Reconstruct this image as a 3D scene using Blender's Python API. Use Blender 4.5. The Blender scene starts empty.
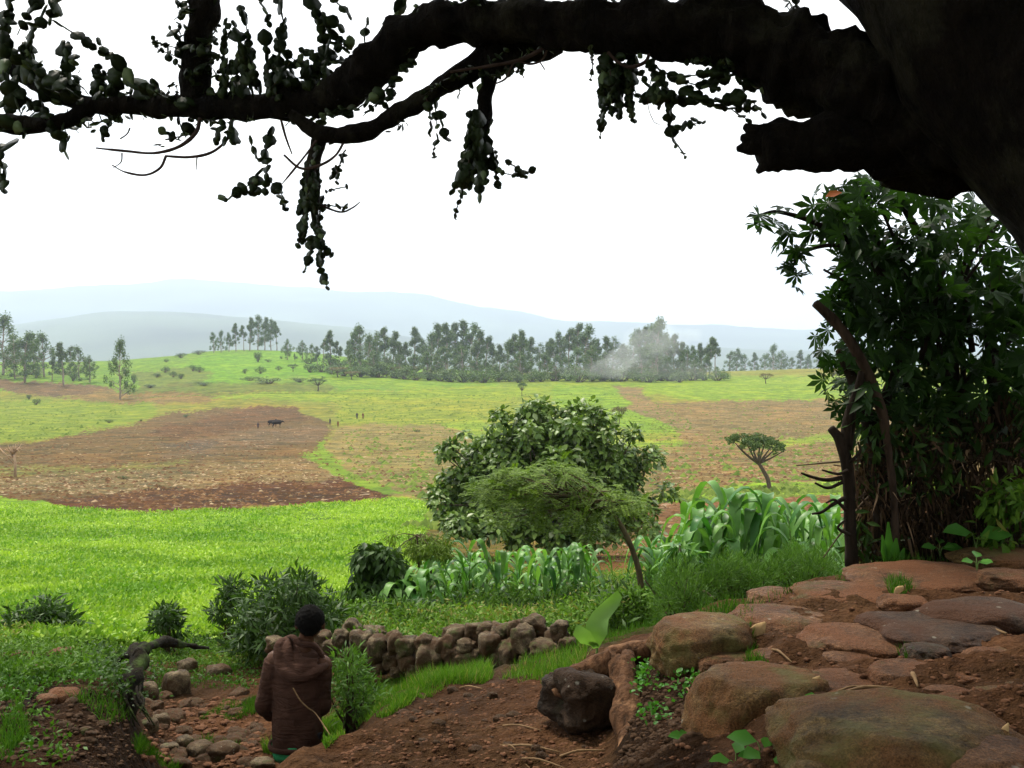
import bpy, math, random
import numpy as np
from mathutils import Vector
R_ = np.random.RandomState(7); random.seed(7)
SC = bpy.context.scene
COL = SC.collection
F = 1000.0; YH = 335.0; TH = math.atan((384-YH)/F); CT, ST = math.cos(TH), math.sin(TH)
ZC = 1.6                                   # eye height over the path
# ------------------------------------------------------------------ camera
cd = bpy.data.cameras.new('camera'); cam = bpy.data.objects.new('camera', cd); COL.objects.link(cam)
cam.location = (0, 0, ZC); cam.rotation_euler = (math.radians(90)-TH, 0, 0)
cd.sensor_width = 36; cd.lens = 36*F/1024; cd.clip_start = .05; cd.clip_end = 40000
SC.camera = cam

def us(px, py):
    x = (np.asarray(px, float)-512)/F; y = (384-np.asarray(py, float))/F
    Y = CT+y*ST
    return x/Y, (-ST+y*CT)/Y
def P(px, py, d):
    u, s = us(px, py); return np.array([u*d, d+0*u, ZC+s*d])
def proj(x, y, z):
    z = z-ZC
    f = y*CT-z*ST; v = y*ST+z*CT
    return 512+F*x/f, 384-F*v/f
def norm(v): return v/np.maximum(np.linalg.norm(v, axis=-1, keepdims=True), 1e-9)

# ------------------------------------------------------------------ noise
def _h(i, j, k, seed):
    n = (i*374761393+j*668265263+k*2147483647+seed*1274126177) & 0xffffffff
    n = ((n ^ (n >> 13))*1274126177) & 0xffffffff
    return ((n ^ (n >> 16)) & 0xffff)/65535.0
def vn(x, y, z=None, seed=0):
    x = np.asarray(x, float); y = np.asarray(y, float); z = np.zeros_like(x) if z is None else np.asarray(z, float)
    xi = np.floor(x).astype(np.int64); yi = np.floor(y).astype(np.int64); zi = np.floor(z).astype(np.int64)
    fx, fy, fz = x-xi, y-yi, z-zi
    fx, fy, fz = fx*fx*(3-2*fx), fy*fy*(3-2*fy), fz*fz*(3-2*fz)
    r = 0
    for a in (0, 1):
        for b in (0, 1):
            for c in (0, 1):
                r = r+_h(xi+a, yi+b, zi+c, seed)*(fx if a else 1-fx)*(fy if b else 1-fy)*(fz if c else 1-fz)
    return r*2-1
def fbm(x, y, z=None, o=4, seed=0):
    r = 0; a = 1; t = 0
    for k in range(o):
        m = 2.03**k
        r = r+a*vn(np.asarray(x)*m, np.asarray(y)*m, None if z is None else np.asarray(z)*m, seed+k*17); t += a; a *= .5
    return r/t

# ------------------------------------------------------------------ mesh collector
class MB:
    def __init__(s): s.v = []; s.f = {3: [], 4: []}; s.r = []; s.m = {3: [], 4: []}; s.n = 0; s.mat = 0
    def add(s, v, faces, rnd=0.5):
        v = np.asarray(v, float).reshape(-1, 3)
        for k, fs in faces.items():
            if len(fs):
                fs = np.asarray(fs, np.int64).reshape(-1, k)
                s.f[k].append(fs+s.n); s.m[k].append(np.full(len(fs), s.mat))
        s.v.append(v); s.r.append(np.broadcast_to(np.asarray(rnd, float), (len(v),)).copy()); s.n += len(v); return s
    def scatter(s, tpl, pos, A, N, L, W=None, rnd=None):
        """copies of a template: y along A, z along N, scaled L along / W across"""
        tv, tf = tpl; n = len(pos)
        if n == 0: return s
        A = norm(A); S = norm(np.cross(A, N)); N = np.cross(S, A)
        L = np.broadcast_to(np.asarray(L, float), (n,)); W = L if W is None else np.broadcast_to(np.asarray(W, float), (n,))
        v = (tv[None, :, 0, None]*W[:, None, None]*S[:, None] + tv[None, :, 1, None]*L[:, None, None]*A[:, None]
             + tv[None, :, 2, None]*L[:, None, None]*N[:, None]) + pos[:, None]
        k = len(tv); off = (np.arange(n)*k)[:, None, None]
        fs = {c: (np.asarray(f)[None]+off).reshape(-1, c) for c, f in tf.items() if len(f)}
        rnd = R_.rand(n) if rnd is None else rnd
        return s.add(v.reshape(-1, 3), fs, np.repeat(rnd, k))
    def tube(s, pts, rad, n=8, rough=0, cap=True, seed=0, rnd=.5, freq=8, flat=1, sub=1):
        pts = np.asarray(pts, float); rad = np.broadcast_to(np.asarray(rad, float), (len(pts),)).copy()
        if sub > 1: pts, rad = spline(pts, rad, sub)
        m = len(pts)
        T = norm(np.gradient(pts, axis=0)); a = np.array([0, 0, 1.]) if abs(T[0][2]) < .9 else np.array([1., 0, 0])
        U = np.zeros_like(pts); u = norm(np.cross(T[0], a))
        for i in range(m):
            u = norm(u-T[i]*np.dot(u, T[i])); U[i] = u
        V = np.cross(T, U)
        th = np.arange(n)*2*math.pi/n
        ring = np.cos(th)[None, :, None]*U[:, None]+flat*np.sin(th)[None, :, None]*V[:, None]
        rr = rad[:, None]*np.ones(n)[None]
        v = pts[:, None]+ring*rr[..., None]
        if rough:
            q = v*freq; nn = fbm(q[..., 0], q[..., 1], q[..., 2], 3, seed)
            v = pts[:, None]+ring*(rr*(1+rough*nn))[..., None]
        i = np.arange(m-1)[:, None]*n; j = np.arange(n)[None]; j2 = (j+1) % n
        q = np.stack([i+j, i+j2, i+n+j2, i+n+j], -1).reshape(-1, 4)
        v = v.reshape(-1, 3); tri = []
        if cap:
            v = np.vstack([v, pts[0]-T[0]*rad[0]*.3, pts[-1]+T[-1]*rad[-1]*.3])
            for k in range(n): tri += [(m*n, (k+1) % n, k), (m*n+1, (m-1)*n+k, (m-1)*n+(k+1) % n)]
        return s.add(v, {4: q, 3: tri}, rnd)
    def ribbon(s, pts, w, side, fold=.2, rnd=.5):
        pts = np.asarray(pts, float); w = np.asarray(w, float)[:, None]; side = norm(np.asarray(side, float))
        T = norm(np.gradient(pts, axis=0)); N = norm(np.cross(np.broadcast_to(side, T.shape), T))
        m = len(pts)
        v = np.stack([pts-side*w+N*w*fold, pts, pts+side*w+N*w*fold], 1).reshape(-1, 3)
        i = np.arange(m-1)[:, None]*3; q = np.concatenate([np.concatenate([i, i+1, i+4, i+3], 1), np.concatenate([i+1, i+2, i+5, i+4], 1)])
        return s.add(v, {4: q}, rnd)
    def build(s, name, mat, parent=None, smooth=True, mesh_only=False):
        me = bpy.data.meshes.new(name)
        v = np.concatenate(s.v) if s.v else np.zeros((0, 3))
        loops = []; tot = []; mi = []
        for k in (3, 4):
            if s.f[k]:
                f = np.concatenate(s.f[k]); loops.append(f.ravel()); tot.append(np.full(len(f), k)); mi.append(np.concatenate(s.m[k]))
        loops = np.concatenate(loops).astype(np.int32); tot = np.concatenate(tot).astype(np.int32)
        org = np.zeros(3)
        if parent is not None and 'org' in parent.keys(): org = np.array(parent['org'])
        me.vertices.add(len(v)); me.vertices.foreach_set('co', (v-org).astype(np.float32).ravel())
        me.loops.add(len(loops)); me.loops.foreach_set('vertex_index', loops)
        me.polygons.add(len(tot)); me.polygons.foreach_set('loop_start', np.concatenate([[0], np.cumsum(tot)[:-1]]).astype(np.int32))
        try: me.polygons.foreach_set('loop_total', tot)
        except Exception: pass
        me.polygons.foreach_set('use_smooth', np.full(len(tot), bool(smooth)))
        mats = mat if isinstance(mat, (list, tuple)) else [mat]
        for m in mats: me.materials.append(m)
        me.polygons.foreach_set('material_index', np.concatenate(mi).astype(np.int32))
        at = me.attributes.new('rnd', 'FLOAT', 'POINT'); at.data.foreach_set('value', np.concatenate(s.r).astype(np.float32))
        me.update(calc_edges=True)
        o = bpy.data.objects.new(name, me); COL.objects.link(o)
        if parent is not None: o.parent = parent
        return o
def spline(pts, rad, k):
    n = len(pts); P_ = np.vstack([2*pts[0]-pts[1], pts, 2*pts[-1]-pts[-2]]); Rr = np.concatenate([[rad[0]], rad, [rad[-1]]])
    o = []; r = []
    for i in range(n-1):
        for t in np.arange(k)/k:
            p0, p1, p2, p3 = P_[i:i+4]
            o.append(.5*((2*p1)+(-p0+p2)*t+(2*p0-5*p1+4*p2-p3)*t*t+(-p0+3*p1-3*p2+p3)*t**3))
            r.append(Rr[i+1]*(1-t)+Rr[i+2]*t)
    o.append(pts[-1]); r.append(rad[-1]); return np.array(o), np.array(r)
def thing(name, label, cat, loc, group=None):
    o = bpy.data.objects.new(name, None); COL.objects.link(o); o.empty_display_size = .2
    o.location = [float(c) for c in loc]; o['org'] = [float(c) for c in loc]
    o['label'] = label; o['category'] = cat
    if group: o['group'] = group
    return o
def tag(o, label, cat, group=None, kind=None):
    if label: o['label'] = label
    if cat: o['category'] = cat
    if group: o['group'] = group
    if kind: o['kind'] = kind
    return o
def dup(root, loc, rz=0, sc=1, label=None, group=None):
    r = root.copy(); COL.objects.link(r); r.location = [float(c) for c in loc]; r.rotation_euler = (0, 0, rz)
    r.scale = sc if hasattr(sc, '__len__') else (sc, sc, sc)
    if label: r['label'] = label
    if group: r['group'] = group
    for ch in list(root.children):
        c = ch.copy(); COL.objects.link(c); c.parent = r
        for g in ch.children:
            d = g.copy(); COL.objects.link(d); d.parent = c
    return r
# templates (y = along the leaf, z = its face)
LEAF = (np.array([(0, 0, 0), (-.5, .4, .07), (0, .45, 0), (.5, .4, .07), (-.32, .75, .03), (0, .76, -.03), (.32, .75, .03), (0, 1, -.1)]),
        {4: [(1, 2, 5, 4), (2, 3, 6, 5)], 3: [(0, 2, 1), (0, 3, 2), (4, 5, 7), (5, 6, 7)]})
DIA = (np.array([(0, 0, 0), (-.5, .5, .06), (.5, .5, .06), (0, 1, 0)]), {3: [(0, 2, 1), (1, 2, 3)]})
BLADE = (np.array([(-.5, 0, 0), (.5, 0, 0), (-.38, .5, .05), (.38, .5, .05), (0, 1, .25)]), {4: [(0, 1, 3, 2)], 3: [(2, 3, 4)]})
def _palm():
    v = [(0, 0, 0)]; f = []
    for a, l in ((0, 1), (38, .92), (-38, .92), (78, .72), (-78, .72), (120, .45), (-120, .45)):
        a = math.radians(a); c, s_ = math.cos(a), math.sin(a); k = len(v)
        for x, y, z in ((-.17, .58, .03), (0, .5, -.02), (.17, .58, .03), (0, 1, -.12)):
            v.append((l*(x*c+y*s_), l*(-x*s_+y*c), z*l))
        f += [(0, k+1, k), (0, k+2, k+1), (k, k+1, k+3), (k+1, k+2, k+3)]
    return np.array(v), {3: f}
PALM = _palm()
def _pad():
    v = []; f = []; n = 8
    prof = [(0, .05), (.12, .3), (.4, .5), (.72, .42), (.95, .12)]
    for y, r in prof:
        for sgn in (1, -1): v.append((r*sgn, y, 0))
    for y, r in prof[1:-1]: v += [(0, y, .13*r), (0, y, -.13*r)]
    # sides: edge verts 2i (right), 2i+1 (left); ridge verts 10+2(i-1), +1
    v += [(0, 0, .01), (0, 0, -.01), (0, 1, .01), (0, 1, -.01)]
    top = [16, 10, 12, 14, 18]; bot = [17, 11, 13, 15, 19]
    q = []
    for i in range(4):
        q += [(2*i, 2*i+2, top[i+1], top[i]), (2*i+3, 2*i+1, top[i], top[i+1]), (2*i+2, 2*i, bot[i], bot[i+1]), (2*i+1, 2*i+3, bot[i+1], bot[i])]
    return np.array(v), {4: q}
PAD = _pad()
def rdir(n): return norm(R_.randn(n, 3))
UP = np.array([0, 0, 1.])

# ------------------------------------------------------------------ materials
def nm(name):
    m = bpy.data.materials.new(name); m.use_nodes = True; nt = m.node_tree; nt.nodes.clear()
    return m, nt, nt.nodes.new('ShaderNodeOutputMaterial')
def nd(nt, t, **k):
    n = nt.nodes.new('ShaderNode'+t)
    for a, b in k.items():
        if a.startswith('i_'): n.inputs[a[2:].replace('_', ' ')].default_value = b
        else: setattr(n, a, b)
    return n
def c4(c): return (c[0], c[1], c[2], 1)
def noise(nt, scale, detail=3, rough=.55, co=None, dist=0):
    n = nd(nt, 'TexNoise'); n.inputs['Scale'].default_value = scale; n.inputs['Detail'].default_value = detail
    n.inputs['Roughness'].default_value = rough; n.inputs['Distortion'].default_value = dist
    if co is None: co = nd(nt, 'TexCoord').outputs['Object']
    nt.links.new(co, n.inputs['Vector']); return n.outputs['Fac']
def mixc(nt, f, a, b, mode='MIX'):
    n = nd(nt, 'MixRGB', blend_type=mode)
    for v, i in ((f, 0), (a, 1), (b, 2)):
        if hasattr(v, 'links'): nt.links.new(v, n.inputs[i])
        else: n.inputs[i].default_value = v if i == 0 else c4(v)
    return n.outputs[0]
def ramp(nt, f, a, b, va=0., vb=1.):
    n = nd(nt, 'MapRange'); nt.links.new(f, n.inputs[0]); n.inputs[1].default_value = a; n.inputs[2].default_value = b
    n.inputs[3].default_value = va; n.inputs[4].default_value = vb; return n.outputs[0]
def bump(nt, h, st, dist):
    b = nd(nt, 'Bump'); b.inputs['Strength'].default_value = st; b.inputs['Distance'].default_value = dist
    nt.links.new(h, b.inputs['Height']); return b.outputs[0]
def leafmat(name, c1, c2, rough=.5, tr=.3, spec=.4, c3=None, scale=3):
    m, nt, out = nm(name); at = nd(nt, 'Attribute', attribute_name='rnd').outputs['Fac']
    c = mixc(nt, at, c1, c2)
    n = noise(nt, scale, 2); c = mixc(nt, ramp(nt, n, .3, .7), c, mixc(nt, 1., c, (.62, .68, .6), 'MULTIPLY'))
    if c3 is not None: c = mixc(nt, ramp(nt, at, .93, .95), c, c3)
    b = nd(nt, 'BsdfPrincipled'); nt.links.new(c, b.inputs['Base Color']); b.inputs['Roughness'].default_value = rough
    b.inputs['Specular IOR Level'].default_value = spec*.45
    t = nd(nt, 'BsdfTranslucent'); nt.links.new(mixc(nt, 1., c, (1.1, 1.25, .5), 'MULTIPLY'), t.inputs[0])
    x = nd(nt, 'MixShader'); x.inputs[0].default_value = tr; nt.links.new(b.outputs[0], x.inputs[1]); nt.links.new(t.outputs[0], x.inputs[2])
    nt.links.new(x.outputs[0], out.inputs[0]); return m
def barkmat(name, c1, c2, scale=20, st=.6, dist=.02, rough=.9, stretch=(1, 1, .25), c3=None, sc3=4):
    m, nt, out = nm(name); co = nd(nt, 'TexCoord').outputs['Object']
    mp = nd(nt, 'Mapping'); mp.inputs['Scale'].default_value = stretch; nt.links.new(co, mp.inputs[0])
    n = noise(nt, scale, 6, .65, mp.outputs[0]); c = mixc(nt, ramp(nt, n, .3, .7), c1, c2)
    if c3 is not None:
        c = mixc(nt, ramp(nt, noise(nt, sc3, 5, .6, co), .52, .68), c, c3)
    b = nd(nt, 'BsdfPrincipled'); nt.links.new(c, b.inputs['Base Color']); b.inputs['Roughness'].default_value = rough
    b.inputs['Specular IOR Level'].default_value = .08
    nt.links.new(bump(nt, n, st, dist), b.inputs['Normal']); nt.links.new(b.outputs[0], out.inputs[0]); return m
def nd_n(nt, co, s):
    n = nd(nt, 'TexNoise'); n.inputs['Scale'].default_value = s; nt.links.new(co, n.inputs['Vector']); return n.outputs['Color']
def rockmat(name, c1, c2, dirt, moss, mossamt=.5, rough=.75, sc=1., wet=False):
    m, nt, out = nm(name); co = nd(nt, 'TexCoord').outputs['Object']; oi = nd(nt, 'ObjectInfo')
    va = nd(nt, 'VectorMath', operation='ADD'); nt.links.new(co, va.inputs[0]); nt.links.new(oi.outputs['Random'], va.inputs[1]); co = va.outputs[0]
    n1 = noise(nt, 5*sc, 6, .65, co); n2 = noise(nt, 45*sc, 5, .7, co); n3 = noise(nt, 2.2*sc, 4, .6, co, .5)
    c = mixc(nt, ramp(nt, n1, .4, .6), c1, c2); c = mixc(nt, ramp(nt, n2, .35, .65), mixc(nt, 1., c, (.45, .45, .45), 'MULTIPLY'), mixc(nt, 1., c, (1.15, 1.15, 1.1), 'MULTIPLY'))
    c = mixc(nt, ramp(nt, n3, .42, .58), c, dirt)
    n5 = noise(nt, 150*sc, 4, .75, co); c = mixc(nt, ramp(nt, n5, .38, .62), mixc(nt, 1., c, (.55, .55, .55), 'MULTIPLY'), mixc(nt, 1., c, (1.3, 1.28, 1.2), 'MULTIPLY'))
    n4 = noise(nt, 3.3*sc, 5, .65, co); c = mixc(nt, ramp(nt, n4, .62-.2*mossamt, .7-.1*mossamt, 0, .75), c, moss)
    vo = nd(nt, 'TexVoronoi'); vo.inputs['Scale'].default_value = 14*sc; nt.links.new(co, vo.inputs['Vector'])
    lich = ramp(nt, vo.outputs['Distance'], .12, .2, .5, 0); c = mixc(nt, mul(nt, lich, ramp(nt, n1, .55, .6)), c, (.34, .33, .26))
    b = nd(nt, 'BsdfPrincipled'); nt.links.new(c, b.inputs['Base Color'])
    nt.links.new(ramp(nt, n3, .4, .6, .5 if wet else rough-.12, .8 if wet else rough), b.inputs['Roughness']); b.inputs['Specular IOR Level'].default_value = .15 if wet else .12
    h = add_(nt, add_(nt, mul(nt, n1, 1.), mul(nt, n2, .5)), mul(nt, n5, .12)); nt.links.new(bump(nt, h, 1., .06/sc), b.inputs['Normal'])
    nt.links.new(b.outputs[0], out.inputs[0]); return m
def mul(nt, a, b):
    n = nd(nt, 'Math', operation='MULTIPLY')
    for v, i in ((a, 0), (b, 1)):
        if hasattr(v, 'links'): nt.links.new(v, n.inputs[i])
        else: n.inputs[i].default_value = v
    return n.outputs[0]
def add_(nt, a, b):
    n = nd(nt, 'Math', operation='ADD'); nt.links.new(a, n.inputs[0]); nt.links.new(b, n.inputs[1]); return n.outputs[0]
def plain(name, c, rough=.7, bumpsc=None, st=.3, dist=.005, var=.25):
    m, nt, out = nm(name); n = noise(nt, bumpsc or 30, 4)
    col = mixc(nt, ramp(nt, n, .3, .7, 0, 1), tuple(x*(1-var) for x in c), tuple(min(1, x*(1+var)) for x in c))
    b = nd(nt, 'BsdfPrincipled'); nt.links.new(col, b.inputs['Base Color']); b.inputs['Roughness'].default_value = rough
    b.inputs['Specular IOR Level'].default_value = .1
    nt.links.new(bump(nt, n, st, dist), b.inputs['Normal']); nt.links.new(b.outputs[0], out.inputs[0]); return m
# ------------------------------------------------------------------ terrain
CP = []                                     # (u, ln d, s)
def cp(px, *rows):
    for kind, v, d in rows:
        if kind == 'p': u, s = us(px, v)
        else: u, _ = us(px, 500); s = v/d
        CP.append((float(u), math.log(d), float(s)))
p, z = 'p', 'z'
for px, zz in ((-300, -1.75), (0, -1.72), (250, -1.7), (450, -1.65), (660, -1.56), (850, -1.5), (1100, -1.45), (1400, -1.4)):
    cp(px, (z, zz+.05, .5), (z, zz+.02, 1.1), (z, zz-.02, 1.9))
for px in (-400, -120, 0):
    cp(px, (z, -1.95, 3.5), (p, 768, 5), (p, 705, 6), (p, 671, 7.1), (p, 656, 8.6), (p, 640, 10.6))
cp(70, (z, -1.95, 3.5), (p, 768, 5.1), (p, 705, 6.1), (p, 674, 7.1), (p, 660, 8.2), (p, 640, 10.6))
cp(118, (z, -2.0, 3.5), (p, 768, 5.6), (p, 705, 6.5), (p, 680, 7.2), (z, -3.1, 8.3), (p, 657, 10), (p, 637, 12))
cp(160, (z, -2.05, 3.5), (z, -2.9, 5.3), (p, 768, 7.2), (p, 700, 9.2), (p, 657, 11.3), (p, 634, 13.5))
cp(225, (z, -2.0, 3.6), (z, -2.75, 5.3), (z, -3.2, 6.6), (p, 764, 7.6), (p, 700, 9.3), (p, 662, 11.3), (p, 632, 13.5))
cp(268, (z, -1.95, 3.8), (p, 772, 5.4), (z, -3.05, 6.2), (z, -3.3, 6.8), (z, -3.35, 7.7), (p, 692, 9.5), (p, 640, 12.5))
cp(300, (z, -1.9, 3.5), (p, 756, 5.5), (z, -3.1, 6.3), (z, -3.3, 6.9), (z, -3.3, 7.8), (p, 680, 9.8))
cp(335, (z, -1.85, 3.3), (p, 768, 4.9), (p, 735, 5.6), (z, -2.95, 6.6), (z, -3.1, 7.5), (p, 682, 9.5), (p, 635, 12))
cp(380, (p, 768, 4.8), (p, 722, 6), (p, 702, 6.9), (z, -3.1, 8.2), (p, 672, 9.6), (p, 632, 12))
cp(430, (p, 768, 4.8), (p, 710, 6.4), (p, 684, 7.8), (p, 668, 9.4), (p, 630, 12))
cp(500, (p, 768, 4.7), (p, 703, 6.2), (p, 672, 7.8), (p, 662, 9.2), (p, 625, 12))
cp(560, (p, 768, 4.6), (p, 703, 5.9), (p, 672, 7.0), (p, 655, 8.6), (p, 622, 12))
cp(600, (p, 768, 4.5), (p, 710, 5.6), (p, 672, 6.6), (p, 650, 8), (p, 618, 12))
cp(628, (p, 768, 4.1), (p, 712, 5.1), (p, 668, 5.9), (p, 645, 7), (p, 614, 12))
cp(660, (z, -1.62, 3.2), (p, 765, 3.85), (p, 705, 4.6), (p, 655, 5.2), (p, 640, 5.7), (z, -2.2, 7.2), (p, 606, 12))
cp(720, (z, -1.5, 3), (p, 715, 4.05), (p, 655, 4.9), (p, 622, 5.5), (p, 606, 6.0), (z, -2.3, 7.6), (p, 598, 12))
cp(800, (z, -1.42, 2.8), (p, 710, 3.8), (p, 655, 4.6), (p, 605, 5.7), (p, 584, 6.5), (z, -2.25, 8.2), (p, 588, 12.5))
cp(900, (z, -1.4, 2.8), (p, 705, 3.7), (p, 650, 4.5), (p, 600, 5.6), (p, 566, 6.8), (z, -2.05, 8.6), (z, -3.3, 12.5))
cp(1020, (z, -1.38, 2.8), (p, 705, 3.6), (p, 640, 4.6), (p, 585, 5.9), (p, 555, 7), (z, -1.9, 9), (z, -3.1, 12.5))
cp(1250, (z, -1.35, 2.8), (p, 640, 4.4), (p, 560, 6.5), (z, -1.8, 9), (z, -3, 12.5))
for px in (-500, -250, 0, 130, 260, 390, 520, 650, 780, 910, 1040, 1250, 1500):
    k = (px-512)/1000
    cp(px, (p, 600+4*k, 17), (p, 574, 23), (p, 545, 36), (p, 518, 52), (p, 500, 70), (p, 480, 92), (p, 462, 122), (p, 438, 185), (p, 417, 290))
for px, a, b in ((-500, 396, 362), (-200, 394, 364), (0, 393, 368), (60, 393, 367), (120, 393, 364), (170, 390, 362), (240, 388, 362), (330, 389, 364), (430, 390, 376), (560, 390, 377), (700, 390, 377), (850, 388, 372), (1000, 388, 372), (1300, 388, 372)):
    cp(px, (p, a, 430), (p, b, 600))
for px, a in ((-500, 358), (-200, 358), (0, 362), (100, 362), (165, 357), (210, 351), (270, 350), (330, 355), (420, 367), (560, 372), (700, 372), (800, 369), (1000, 366), (1300, 366)):
    cp(px, (p, a, 780), (z, -95, 1500), (z, -200, 2600))
for px, a, b in ((-500, 322, 288), (-200, 324, 288), (0, 326, 289), (90, 315, 286), (180, 314, 283), (260, 322, 285), (340, 330, 289), (430, 341, 298), (520, 346, 313), (620, 348, 322), (720, 350, 325), (850, 352, 330), (1000, 355, 333), (1300, 350, 320)):
    cp(px, (p, a, 6300), (p, max(a+6, 335), 7600), (p, b, 10300), (p, b+10, 12600))
CP = np.array(CP); KU = 3.0
def _tps(r2): return .5*r2*np.log(np.maximum(r2, 1e-12))
_X = CP[:, :2]*np.array([KU, 1.]); _n = len(_X)
_K = _tps(((_X[:, None]-_X[None])**2).sum(-1))+np.eye(_n)*2e-3
_Pm = np.hstack([np.ones((_n, 1)), _X]); _M = np.block([[_K, _Pm], [_Pm.T, np.zeros((3, 3))]])
_w = np.linalg.solve(_M, np.concatenate([CP[:, 2], np.zeros(3)]))
def s_eval(u, l):
    q = np.stack([u.ravel()*KU, l.ravel()], 1); o = np.zeros(len(q))
    for i in range(0, len(q), 8000):
        b = q[i:i+8000]; o[i:i+8000] = _tps(((b[:, None]-_X[None])**2).sum(-1))@_w[:_n]+_w[_n]+b@_w[_n+1:]
    return o.reshape(u.shape)
UG = np.linspace(-1.1, 1.1, 221); LG = np.linspace(math.log(.5), math.log(13000), 420)
_A = s_eval(*np.meshgrid(UG, LG, indexing='ij'))
def _lookup(u, l):
    a = np.clip((u-UG[0])/(UG[1]-UG[0]), 0, len(UG)-1.001); b = np.clip((l-LG[0])/(LG[1]-LG[0]), 0, len(LG)-1.001)
    i = a.astype(int); j = b.astype(int); fa = a-i; fb = b-j
    return _A[i, j]*(1-fa)*(1-fb)+_A[i+1, j]*fa*(1-fb)+_A[i, j+1]*(1-fa)*fb+_A[i+1, j+1]*fa*fb
def sstep(a, b, x): t = np.clip((x-a)/(b-a), 0, 1); return t*t*(3-2*t)
def gz(x, y, fine=True):
    """height of the ground"""
    x = np.asarray(x, float); y = np.asarray(y, float)
    r = np.hypot(x, y)+1e-6; ph = np.arctan2(x, y); pc = math.atan(1.05)
    def prof(phc):
        d = np.maximum(r*np.cos(phc), .5); return _lookup(np.tan(phc), np.log(d))*d
    zf = prof(np.clip(ph, -pc, pc))
    t = sstep(pc, math.pi, np.abs(ph)); zz = np.where(t > 0, zf*(1-t)+t*.5*(prof(np.full_like(r, -pc))+prof(np.full_like(r, pc))), zf)
    if not fine: return ZC+zz
    near = np.clip(1.4-r/14, 0, 1)
    rel = near*(.085*fbm(x*2.2, y*2.2, o=4, seed=3)+.035*fbm(x*9, y*9, o=4, seed=5))
    rel = rel+sstep(15, 60, r)*(.22*fbm(x/9, y/9, o=4, seed=8)) + sstep(60, 300, r)*.5*fbm(x/40, y/40, o=3, seed=9)
    rel = rel+sstep(2500, 5500, r)*r*.006*(fbm(x/900, y/900, o=5, seed=21))
    return ZC+zz+rel
def hit(px, py, d0=2.5, d1=1500., n=500):
    """where the sight line through a pixel meets the ground"""
    px = np.atleast_1d(np.asarray(px, float)); py = np.atleast_1d(np.asarray(py, float)); u, s = us(px, py)
    d0 = np.broadcast_to(np.asarray(d0, float), px.shape)
    t = np.linspace(0, 1, n); D = d0[:, None]*(d1/d0[:, None])**t[None]
    g = gz(u[:, None]*D, D, False)-(ZC+s[:, None]*D)
    k = np.argmax(g > 0, axis=1); k = np.where(g.max(1) > 0, np.maximum(k, 1), n-1)
    i = np.arange(len(px)); g0, g1 = g[i, k-1], g[i, k]; f = np.clip(-g0/np.where(abs(g1-g0) < 1e-9, 1, g1-g0), 0, 1)
    d = D[i, k-1]*(1-f)+D[i, k]*f
    x = u*d; return np.stack([x, d, gz(x, d)], 1)
def inpoly(x, y, poly):
    poly = np.asarray(poly, float); r = np.zeros(np.shape(x), bool); j = len(poly)-1
    for i in range(len(poly)):
        xi, yi = poly[i]; xj, yj = poly[j]
        c = ((yi > y) != (yj > y)) & (x < (xj-xi)*(y-yi)/((yj-yi) if yj != yi else 1e-9)+xi); r ^= c; j = i
    return r
def sample(poly, n, d0=2.5):
    """n ground points spread over an outline seen from the camera"""
    poly = np.asarray(poly, float); lo, hi = poly.min(0), poly.max(0); o = np.zeros((0, 2))
    while len(o) < n:
        q = lo+R_.rand(n*2+50, 2)*(hi-lo); o = np.vstack([o, q[inpoly(q[:, 0], q[:, 1], poly)]])
    o = o[:n]; H = [hit(o[i:i+4000, 0], o[i:i+4000, 1], d0, 400 if d0 < 100 else 1500, 260) for i in range(0, n, 4000)]
    return np.vstack(H)

# ground mesh: rings round the camera, dense in the view
ph = np.concatenate([np.linspace(-math.pi, -.62, 60)[:-1], np.linspace(-.62, .62, 760), np.linspace(.62, math.pi, 60)[1:]])
lr = np.concatenate([np.linspace(math.log(.4), math.log(2.8), 40)[:-1], np.linspace(math.log(2.8), math.log(13), 330)[:-1],
                     np.linspace(math.log(13), math.log(900), 430)[:-1], np.linspace(math.log(900), math.log(14500), 110)])
PH, LR = np.meshgrid(ph, lr, indexing='ij'); rr = np.exp(LR); GX = rr*np.sin(PH); GY = rr*np.cos(PH); GZ = gz(GX, GY)
mb = MB(); a_, b_ = PH.shape
I = np.arange(a_-1)[:, None]*b_+np.arange(b_-1)[None]; I = I.ravel()
mb.add(np.stack([GX, GY, GZ], -1).reshape(-1, 3), {4: np.stack([I, I+b_, I+b_+1, I+1], 1)})
# plots of land as colour (the soil's and the crop's own colour)
C = np.zeros((a_*b_, 3)); x = GX.ravel(); y = GY.ravel(); zz = GZ.ravel(); r = np.hypot(x, y)
fr = y > .3
yy = np.where(fr, y, .3); qx, qy = proj(x, yy, zz)
wa = 10*fbm(qx/22, qy/6, o=4, seed=31); wb = 3.2*fbm(qx/26, qy/7, o=5, seed=41); wc = 6*(R_.rand(len(x))-.5)+7*fbm(x/(.02*r+.5), y/(.06*r+.5), o=3, seed=33)
qx = qx+wa+wc; qy = qy+wb*np.clip((qy-350)/60, .3, 1)+.5*wc
meadow = np.array((.17, .19, .045)); C[:] = meadow
n1 = fbm(x/30, y/30, o=4, seed=51)[:, None]
C = C*(1+.25*n1)+np.clip(-n1, 0, 1)*np.array((.06, .01, 0))
soft = np.zeros(len(x))
SO = np.zeros(len(x))
def plot(poly, col, soil=0., amt=1., dmin=12.5):
    m = inpoly(qx, qy, poly) & (r > dmin) & fr
    C[m] = C[m]*(1-amt)+np.array(col)*amt; SO[m] = soil
LUSH = [(-900, 496), (0, 497), (40, 500), (70, 507), (130, 512), (250, 509), (330, 503), (388, 498), (425, 500), (436, 520), (415, 545), (400, 575), (330, 600), (250, 640), (-900, 668)]
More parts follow.
